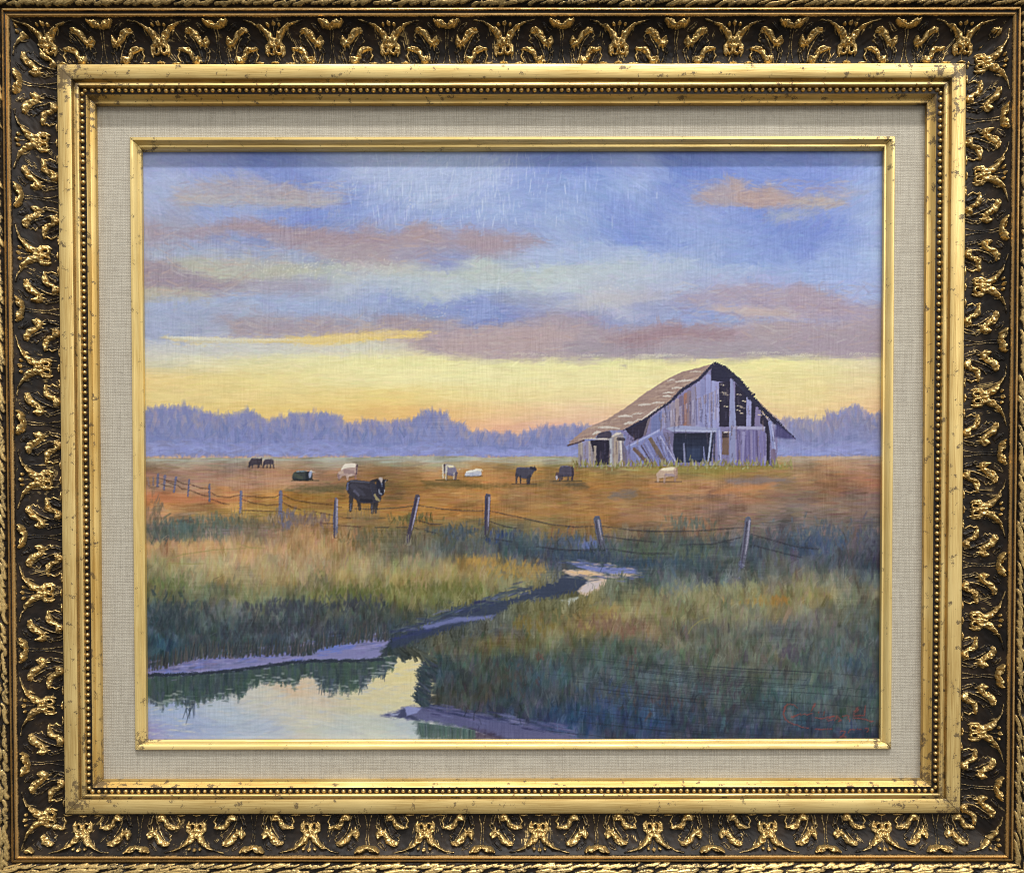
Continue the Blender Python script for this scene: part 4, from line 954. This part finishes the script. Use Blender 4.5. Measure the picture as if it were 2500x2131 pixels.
# ---- 6 cows
z1 = frame_of(580, 1090, .19305); z2 = frame_of(1040, 1100, .19305); z3 = frame_of(1540, 860, .2992); SC = .19305
COWS = {}
def chaikin(pts):
    p = np.asarray(pts, float)
    for _ in range(2):
        n = np.roll(p, -1, 0); p = np.stack([p*.8+n*.2, p*.2+n*.8], 1).reshape(-1, 2)
    return [tuple(q) for q in p]
def cow(name, z, s, items, label):
    CUR[0] = name; COWS[name] = label
    for it in items:
        if it[0] == 'p': poly(z(chaikin(it[1])), it[2], 1, .8, .5, .3, (2, 2))
        else: line(z(it[1]), np.asarray(it[2])*s, it[3], .8, .4)
    CUR[0] = None
DK = (52,50,64)
def shade(y, x0, x1, c=(92,76,56)): line([(x0, y), (x1, y)], [3, 7, 3], c, .6)
shade(1260, 846, 940, (110,92,66)); shade(1168, 712, 778, (86,80,64)); shade(1136, 604, 668, (134,100,84)); shade(1167, 1064, 1120, (92,78,44)); shade(1158, 1134, 1178, (120,92,58)); shade(1177, 1250, 1310, (86,70,56)); shade(1170, 1352, 1420, (78,72,58)); shade(1172, 1600, 1664, (104,80,62))
cow('cow.a', z1, SC, [('p', [(135,230),(150,150),(180,118),(240,122),(310,125),(300,180),(270,210),(210,205),(170,215)], (74,66,78)), ('l', [(150,180),(142,232)], [26,16], (64,58,70)), ('l', [(190,190),(185,235)], 16, (66,60,72)), ('l', [(270,180),(262,235)], 20, (64,56,68)), ('l', [(298,130),(296,200)], 22, (60,54,66)), ('l', [(180,125),(280,124)], 8, (110,104,118))], 'small dark cow far off at left')
cow('cow.b', z1, SC, [('p', [(318,225),(325,160),(350,135),(440,132),(455,160),(450,200),(400,195),(340,205)], (80,72,86)), ('l', [(330,180),(322,235)], 20, (72,62,78)), ('l', [(375,180),(370,240)], 16, (70,60,74)), ('l', [(412,180),(412,240)], 16, (70,60,74)), ('l', [(445,170),(455,238)], 16, (66,58,72)), ('l', [(350,136),(440,133)], 7, (112,104,120))], 'small dark cow beside another far off')
cow('cow.c', z1, SC, [('p', [(688,380),(692,335),(712,300),(760,288),(840,278),(890,292),(930,300),(948,340),(940,392),(880,402),(720,400)], (66,72,74)), ('l', [(720,330),(800,370)], 44, (82,90,78)), ('l', [(750,288),(870,286)], 14, (128,148,160)), ('l', [(880,310),(880,390)], 40, (40,46,58)), ('p', [(898,310),(908,284),(940,282),(944,310),(928,345),(918,378),(900,360)], (150,158,186)), ('l', [(700,390),(870,398)], 16, (44,50,56)), ('l', [(890,300),(905,292)], 12, (46,50,58)), ('l', [(945,295),(972,300)], 10, (196,188,176)), ('l', [(925,280),(940,290)], 14, (214,208,200)), ('l', [(915,385),(945,390)], 14, (40,42,54))], 'dark cow lying down with a white face')
cow('cow.d', z1, SC, [('p', [(1300,280),(1340,200),(1420,188),(1505,195),(1520,250),(1510,340),(1440,350),(1360,345),(1320,350),(1290,390),(1265,370),(1258,330)], (176,150,142)), ('p', [(1305,275),(1340,196),(1420,186),(1500,192),(1490,240),(1400,240),(1340,255)], (226,216,200)), ('l', [(1360,290),(1450,300)], 56, (150,124,124)), ('l', [(1275,330),(1282,395)], [34,20], (140,112,112)), ('l', [(1290,310),(1320,300)], 40, (190,164,146)), ('l', [(1385,330),(1388,390)], 26, (186,160,150)), ('l', [(1490,320),(1492,378)], 26, (146,110,106)), ('l', [(1508,210),(1502,320)], [22,14], (92,70,78)), ('l', [(1440,330),(1400,350)], 24, (202,178,168))], 'white and brown cow grazing')
cow('cow.f', z2, SC, [('p', [(208,150),(250,145),(350,160),(390,220),(395,290),(330,290),(290,290),(255,270),(220,260)], (124,118,140)), ('p', [(250,150),(340,160),(365,190),(290,192)], (222,212,180)), ('l', [(215,160),(215,320)], [26,18], (222,212,190)), ('l', [(258,180),(252,335)], [26,18], (208,200,176)), ('l', [(232,150),(232,240)], [20,8], (84,66,62)), ('l', [(268,260),(262,340)], 14, (110,88,86)), ('l', [(355,260),(350,335)], 16, (196,184,170)), ('l', [(385,260),(372,335)], [34,22], (96,84,98)), ('l', [(415,220),(430,216)], 8, (222,214,200)), ('l', [(290,270),(340,290)], 22, (104,100,126))], 'white and grey cow seen from behind grazing')
cow('cow.g', z2, SC, [('p', [(490,290),(500,250),(550,225),(640,215),(700,235),(705,292),(620,300),(510,304)], (188,190,200)), ('l', [(520,245),(630,228)], 24, (232,228,214)), ('l', [(640,215),(690,222)], 30, (234,228,206)), ('l', [(690,218),(715,230)], 12, (222,212,190)), ('l', [(500,295),(700,296)], 8, (120,116,126)), ('l', [(560,270),(660,280)], 20, (166,170,188))], 'white cow lying down in the field')
cow('cow.h', z2, SC, [('p', [(1133,290),(1140,200),(1180,186),(1310,192),(1330,180),(1385,185),(1385,225),(1350,265),(1330,310),(1290,335),(1220,325),(1180,310)], (76,74,92)), ('l', [(1150,280),(1143,382)], [38,20], (62,60,74)), ('l', [(1195,300),(1198,380)], 22, (58,54,66)), ('l', [(1288,310),(1288,390)], 30, (62,60,76)), ('l', [(1315,290),(1305,385)], 26, (56,54,68)), ('l', [(1330,195),(1380,215)], 36, (52,52,66)), ('l', [(1375,180),(1385,200)], 14, (40,38,50)), ('l', [(1160,192),(1300,196)], 10, (104,102,122))], 'dark cow standing side on')
cow('cow.i', z2, SC, [('p', [(1682,260),(1690,185),(1740,168),(1850,180),(1872,220),(1866,310),(1800,305),(1720,310),(1685,320),(1650,340),(1635,290)], (82,76,96)), ('l', [(1660,270),(1655,325)], [40,26], (96,74,82)), ('l', [(1655,305),(1652,335)], 22, (206,202,210)), ('l', [(1700,290),(1695,348)], 26, (74,66,80)), ('l', [(1725,290),(1720,340)], 20, (64,58,70)), ('l', [(1800,290),(1798,345)], 20, (76,66,76)), ('l', [(1855,290),(1848,345)], 26, (66,56,70)), ('l', [(1850,190),(1862,270)], 26, (66,54,66)), ('l', [(1700,176),(1800,172)], 8, (120,120,146))], 'dark cow grazing near the barn')
cow('cow.j', z3, .2992, [('p', [(205,1000),(235,945),(270,930),(370,922),(385,960),(378,1000),(330,1000),(280,1010),(240,1015)], (192,166,146)), ('p', [(240,945),(270,930),(360,922),(350,950),(280,956)], (230,218,186)), ('l', [(225,980),(222,1040)], [30,18], (186,158,138)), ('l', [(280,990),(275,1048)], 16, (170,140,128)), ('l', [(362,960),(362,1035)], 18, (160,128,116)), ('l', [(378,930),(378,1010)], 10, (150,118,104)), ('l', [(290,985),(350,990)], 22, (156,136,144))], 'pale cow grazing in front of the barn')
cow('cow.e', z1, SC, [('l', [(1440,560),(1428,782)], [64,40], (50,52,66)), ('l', [(1530,640),(1545,765)], [60,36], (46,46,58)), ('l', [(1710,650),(1705,812)], [70,38], (52,54,70)), ('l', [(1752,650),(1746,806)], [60,34], (46,48,62)), ('l', [(1432,700),(1428,780)], 12, (100,104,128)), ('l', [(1698,720),(1700,805)], 10, (96,100,126)),
 ('p', [(1372,500),(1378,440),(1410,405),(1490,395),(1600,408),(1690,425),(1780,470),(1820,600),(1806,680),(1700,690),(1640,690),(1590,698),(1500,655),(1440,600),(1390,560)], (62,60,74)),
 ('l', [(1440,470),(1500,520),(1560,560),(1600,590)], [50,70,60,30], (74,74,92)), ('l', [(1460,450),(1580,480),(1660,500)], [30,40,20], (72,70,86)), ('l', [(1480,540),(1530,590)], [40,26], (92,92,114)), ('l', [(1395,440),(1384,520)], 22, (104,110,142)), ('l', [(1430,412),(1660,430)], [26,20], (92,90,104)), ('l', [(1560,650),(1690,660)], 40, (42,42,56)), ('l', [(1700,470),(1730,600)], [50,40], (76,76,100)),
 ('p', [(1770,390),(1850,385),(1862,450),(1856,560),(1830,600),(1790,590),(1762,520),(1750,440)], (44,46,66)), ('l', [(1706,412),(1758,402)], [30,52,44], (40,40,52)), ('l', [(1700,430),(1740,560)], [60,70], (58,58,74)), ('l', [(1838,412),(1870,402),(1896,400)], [30,26,8], (40,42,54)), ('p', [(1776,374),(1810,362),(1836,374),(1832,410),(1822,440),(1806,420)], (176,164,160)), ('l', [(1822,435),(1826,480)], 9, (132,142,172)),
 ('l', [(1785,520),(1795,560),(1822,580)], [12,20,16], (150,154,170)), ('l', [(1822,535),(1838,565)], 26, (40,42,60)), ('l', [(1856,520),(1854,560)], 8, (214,206,196)), ('l', [(1735,585),(1765,640),(1795,660)], [24,40,18], (166,152,104)), ('l', [(1872,405),(1868,420)], 8, (150,150,160))], 'black cow with a white blaze standing behind the wire fence')
for x0 in np.linspace(848, 925, 46): line([(x0, 1262+rng.normal(0, 3)), (x0+rng.normal(0, 2), 1238+rng.normal(0, 5))], [3, 1], jit((136,114,82), 8), .45)

# ---- 7 fence
POSTS = [([(360,1160),(363,1180)],4,(134,112,126),.6),([(374,1161),(373,1178)],4,(120,104,126),.8),([(385,1153),(384,1180)],6,(106,98,136),1),([(402,1156),(400,1188)],6,(112,102,138),1),([(429,1160),(424,1196)],[6,9,4],(108,102,146),1),([(461,1166),(458,1206)],[5,8,3],(104,98,142),1),([(511,1178),(511,1218)],[5,8,5],(110,104,132),1),([(588,1196),(587,1246)],[8,9,5],(116,110,146),1),([(685,1195),(684,1256)],[8,10,10],(112,108,142),1),([(820,1212),(819,1260),(820,1302)],[4,13,10],(104,104,136),1),
         ([(1019,1208),(1008,1260),(995,1318)],[12,13,10],(84,72,96),1),([(1191,1207),(1189,1260),(1188,1300)],[14,13,10],(84,78,108),1),([(1458,1263),(1464,1300),(1471,1332)],[13,15,12],(86,92,122),1),([(1827,1265),(1821,1320),(1812,1378)],[15,17,12],(92,96,128),1)]
for i, (pts, w, c, o) in enumerate(POSTS):
    CUR[0] = 'post.%02d' % i
    g_ = sum(c)/3; c = tuple(.62*k3+.38*g_ for k3 in c); w = np.asarray(w)*(1.25 if i == 12 else 1.0)
    line(pts, w, c, o, .45)
    CUR[0] = None
    if i > 8:
        dx = 3.5; line([(x+dx, y+3) for x, y in pts[:2]]+[((pts[-1][0]+pts[-2][0])/2+dx, (pts[-1][1]+pts[-2][1])/2)], [4, 3, 1.5], (168,162,184), .8, .3)
        line([(x-3, y+6) for x, y in pts], 3, (62,54,82), .6, .3)
line([(1808,1370),(1806,1408)], [10, 4], (104,112,150), .5, .8)
for q in range(10): y = rng.uniform(1270, 1390); x = 1829-(y-1265)*.13; line([(x-1, y), (x+4, y+rng.normal(0, 2))], 2.2, (150,154,180), .4)
CUR[0] = 'fence_wire'
WIRE = [[(384,1160),(402,1166),(428,1172)],[(386,1174),(404,1180),(424,1184)],[(405,1168),(420,1176),(429,1178)],[(429,1166),(446,1176),(460,1178)],[(432,1178),(444,1188),(458,1188)],[(462,1176),(490,1186),(510,1188)],[(462,1190),(490,1202),(510,1206)],[(514,1196),(530,1206),(560,1209),(586,1202)],[(514,1212),(540,1222),(560,1226)],[(590,1205),(640,1209),(672,1208),(684,1202)],[(590,1213),(612,1221),(650,1228),(684,1226)],
        [(688,1202),(720,1216),(760,1222),(812,1228)],[(688,1220),(710,1232),(736,1240)],[(590,1240),(640,1242),(690,1244)],[(770,1244),(812,1252)],[(822,1232),(834,1233)],[(866,1237),(910,1238),(960,1236),(1010,1230)],[(822,1256),(856,1260)],[(780,1271),(814,1274)],[(824,1277),(860,1280),(880,1282)],[(916,1282),(950,1282)],[(968,1282),(994,1282)],
        [(1022,1229),(1080,1238),(1130,1242),(1184,1242)],[(1016,1264),(1050,1274),(1080,1275)],[(1010,1282),(1024,1288)],[(1036,1290),(1070,1298)],[(1196,1243),(1260,1256),(1340,1275),(1400,1282),(1450,1281)],[(1196,1268),(1230,1280),(1260,1285)],[(1200,1310),(1252,1318)],[(1470,1280),(1540,1290),(1600,1293),(1700,1292),(1816,1284)],[(1472,1304),(1520,1311),(1560,1315),(1600,1320)],[(1310,1330),(1360,1336),(1440,1341)],[(1380,1340),(1456,1336)],[(1480,1334),(1540,1344),(1600,1350)],[(1570,1345),(1640,1348)],
        [(1834,1300),(1880,1313),(1940,1330),(2000,1337)],[(1660,1326),(1740,1324),(1810,1308)],[(1834,1326),(1880,1338),(1960,1358)]]
for i, w in enumerate(WIRE): line(w, [1.2, 2.2, 1.4], (88,62,52) if w[0][0] < 830 else (56,54,66), .68, .25)
CUR[0] = None
for x, y, n in ((684,1262,30),(820,1306,24),(996,1320,30),(1188,1304,30),(1470,1336,26),(1810,1400,30),(588,1250,12)):
    for q in range(n):
        xx = x+rng.normal(0, 16); line([(xx, y+rng.uniform(0, 8)), (xx+rng.normal(0, 4), y-rng.uniform(4, 18))], [3, 1.2], np.clip(gcol(*tx([(xx, y+14)])[0])*255+rng.normal(0, 14), 0, 255), .7)
# light grass blades and scratched lines
for q in range(700):
    x, y = rng.uniform(350, 2150), rng.uniform(1300, 1790)
    if y > 1590-(.1*(x-350)) and x < 1060: continue
    g = gcol(*tx([(x, y)])[0])*255; s = rng.choice([-1, 1], p=[.42, .58]); hh = rng.uniform(8, 30)
    line([(x, y), (x+rng.normal(0, 4), y-hh*.6), (x+rng.normal(2, 7), y-hh)], [2.6, 2, 1], np.clip(g+s*rng.uniform(14, 36), 20, 235), .4)
for q in range(46):
    y = 1590+q*4.4+rng.normal(0, 2); x = 1380+rng.uniform(-60, 420); ln = rng.uniform(200, 620); xs = np.linspace(x, min(x+ln, 2150), 12)
    line([(a, y+(a-1380)*.085+4*math.sin(a/120.)) for a in xs], [1, 2, 1], (40,48,62), rng.uniform(.25, .5), .2, -.5)
for a in ([(400,1362),(450,1348),(520,1338),(600,1334)], [(580,1322),(610,1332),(650,1334)], [(1680,1545),(1690,1528),(1710,1512),(1730,1505)], [(410,1370),(470,1372),(500,1371)]): line(a, [1.5, 3, 1.5], (150,142,84), .6, .2, -.4)

# ---- 8 signature
CUR[0] = 'signature'
zs = frame_of(1880, 1690, .1303)
for pts in ([(510,295),(470,250),(440,232),(380,218),(330,222),(275,270),(258,340),(252,420),(290,510),(350,555),(430,592),(520,620),(600,655),(720,678)], [(280,260),(290,310),(265,360)], [(840,690),(940,697),(1150,692)], [(400,460),(440,440),(470,430),(430,470),(510,425),(560,410),(590,425),(640,405),(690,425),(740,410),(790,395)], [(840,205),(800,290),(775,360)], [(850,215),(820,270)], [(905,368),(915,390)], [(1020,360),(1010,400),(1000,430)], [(850,478),(950,492),(1000,490),(1060,472),(1120,462),(1200,448)],
            [(1060,505),(1120,478),(1200,448)], [(1060,505),(1080,540),(1160,520),(1180,500)], [(1200,530),(1240,500),(1250,440),(1330,530),(1280,545)], [(1360,450),(1440,435),(1480,445),(1460,480),(1500,530),(1480,545)], [(1660,265),(1620,310),(1580,360),(1560,420)], [(1600,300),(1650,330),(1600,380)], [(1785,255),(1770,330),(1770,440)], [(1560,440),(1640,440),(1770,435)], [(1560,485),(1680,490),(1790,510),(1880,550),(1930,545)],
            [(1305,775),(1330,730),(1380,725),(1410,740),(1380,800),(1310,850),(1370,832),(1430,845)], [(1465,760),(1490,712),(1540,700),(1585,712)], [(1630,690),(1700,702)], [(1780,685),(1830,680),(1845,710),(1810,745)]):
    line(zs(pts), [2.2, 3.4, 2.4], (156,72,66), .62, .5)
CUR[0] = None

# ---- tooth of the panel
tooth = (vnoise(H, W, 14, 1.2)-.5)*np.clip(fbm(H, W, 60, 60)*2.2-.6, 0, 1); hor = (vnoise(H, W, 1.2, 20)-.5)*np.clip(fbm(H, W, 60, 60)*2.2-.7, 0, 1)
C += (tooth*.05+hor*.045+(rng.random((H, W))-.5)*.018)[..., None]
Z += tooth*.5+hor*.45
C = np.clip(C, .02, .97)
ALB = np.clip(lin(C)*PAINT_K, 0.004, .88)

lum = C.mean(-1, keepdims=True); C = lum+(C-lum)*.93; C = C*(1-.17*np.exp(-(lum/.36)**4))
B5 = C.copy()
for ax in (0, 1): B5 = (np.roll(B5, 1, ax)+np.roll(B5, -1, ax)+np.roll(B5, 2, ax)+np.roll(B5, -2, ax)+B5)/5
B5[:3] = C[:3]; B5[-3:] = C[-3:]; B5[:, :3] = C[:, :3]; B5[:, -3:] = C[:, -3:]
C = np.clip(C+(C-B5)*(.5-.22*np.clip((YY-y_g)/20, 0, 1)[..., None]), .02, .97)
ALB = np.clip(lin(C)*PAINT_K, .004, .88)
# ---- the painted panel as a relief mesh, the painted subjects as raised films of paint on it
l_, r_, t_, b_ = P['paint'][1:]
def sheet(y0, y1, x0, x1, lift, keep=None):
    X = l_+(r_-l_)*XX[y0:y1, x0:x1]/(W-1); Zc = t_+(b_-t_)*YY[y0:y1, x0:x1]/(H-1)
    Yd = -(np.clip(Z[y0:y1, x0:x1], -.6, 2.2)*.42+lift)
    v = np.stack([X, Yd, Zc], -1).reshape(-1, 3); f = grid_faces(y1-y0, x1-x0, keep)[:, ::-1]
    c = ALB[y0:y1, x0:x1].reshape(-1, 3)
    if keep is not None: v, f, (c,) = compact(v, f, [c])
    return loc(v), f, c
v, f, c = sheet(0, H, 0, W, 0.)
# run the ground colours a little way under the fillet
vv = v.reshape(H, W, 3); vv[0, :, 2] += 6*U; vv[-1, :, 2] -= 6*U; vv[:, 0, 0] -= 6*U; vv[:, -1, 0] += 6*U
panel = mesh_obj('painted_panel', vv.reshape(-1, 3), f, M_paint, root, colors=c)
panel['label'] = 'oil painting of a sunset meadow with barn, cows and creek'

def film(key, name, lift=.25, thr=.5, label=None, group=None):
    m = MASK[key] > thr
    ys, xs = np.where(m)
    if len(ys) < 4: return
    y0, y1, x0, x1 = max(ys.min()-1, 0), min(ys.max()+2, H), max(xs.min()-1, 0), min(xs.max()+2, W)
    q = m[y0:y1, x0:x1]; keep = (q[:-1, :-1].astype(int)+q[1:, :-1]+q[:-1, 1:]+q[1:, 1:]) >= 2
    if keep.sum() < 2: return
    v, f, c = sheet(y0, y1, x0, x1, lift, keep)
    o = mesh_obj(name, v, f, M_paint, panel, colors=c)
    if label: o['label'] = label
    if group: o['group'] = group
film('tree_line', 'tree_line', .15)
film('creek', 'creek', .15)
film('mud_bank', 'mud_bank', .2)
film('barn', 'barn', .35, label='weathered grey barn with a broken brown roof')
for kx, lb in COWS.items(): film(kx, 'cow', .4, label=lb, group='cows in the meadow')
for i in range(len(POSTS)): film('post.%02d' % i, 'fence_post', .5, .4, group='posts of the wire fence')
film('fence_wire', 'fence_wire', .45, .3)
film('signature', 'signature', .3, .3, label='red painted signature and date in the lower right corner')
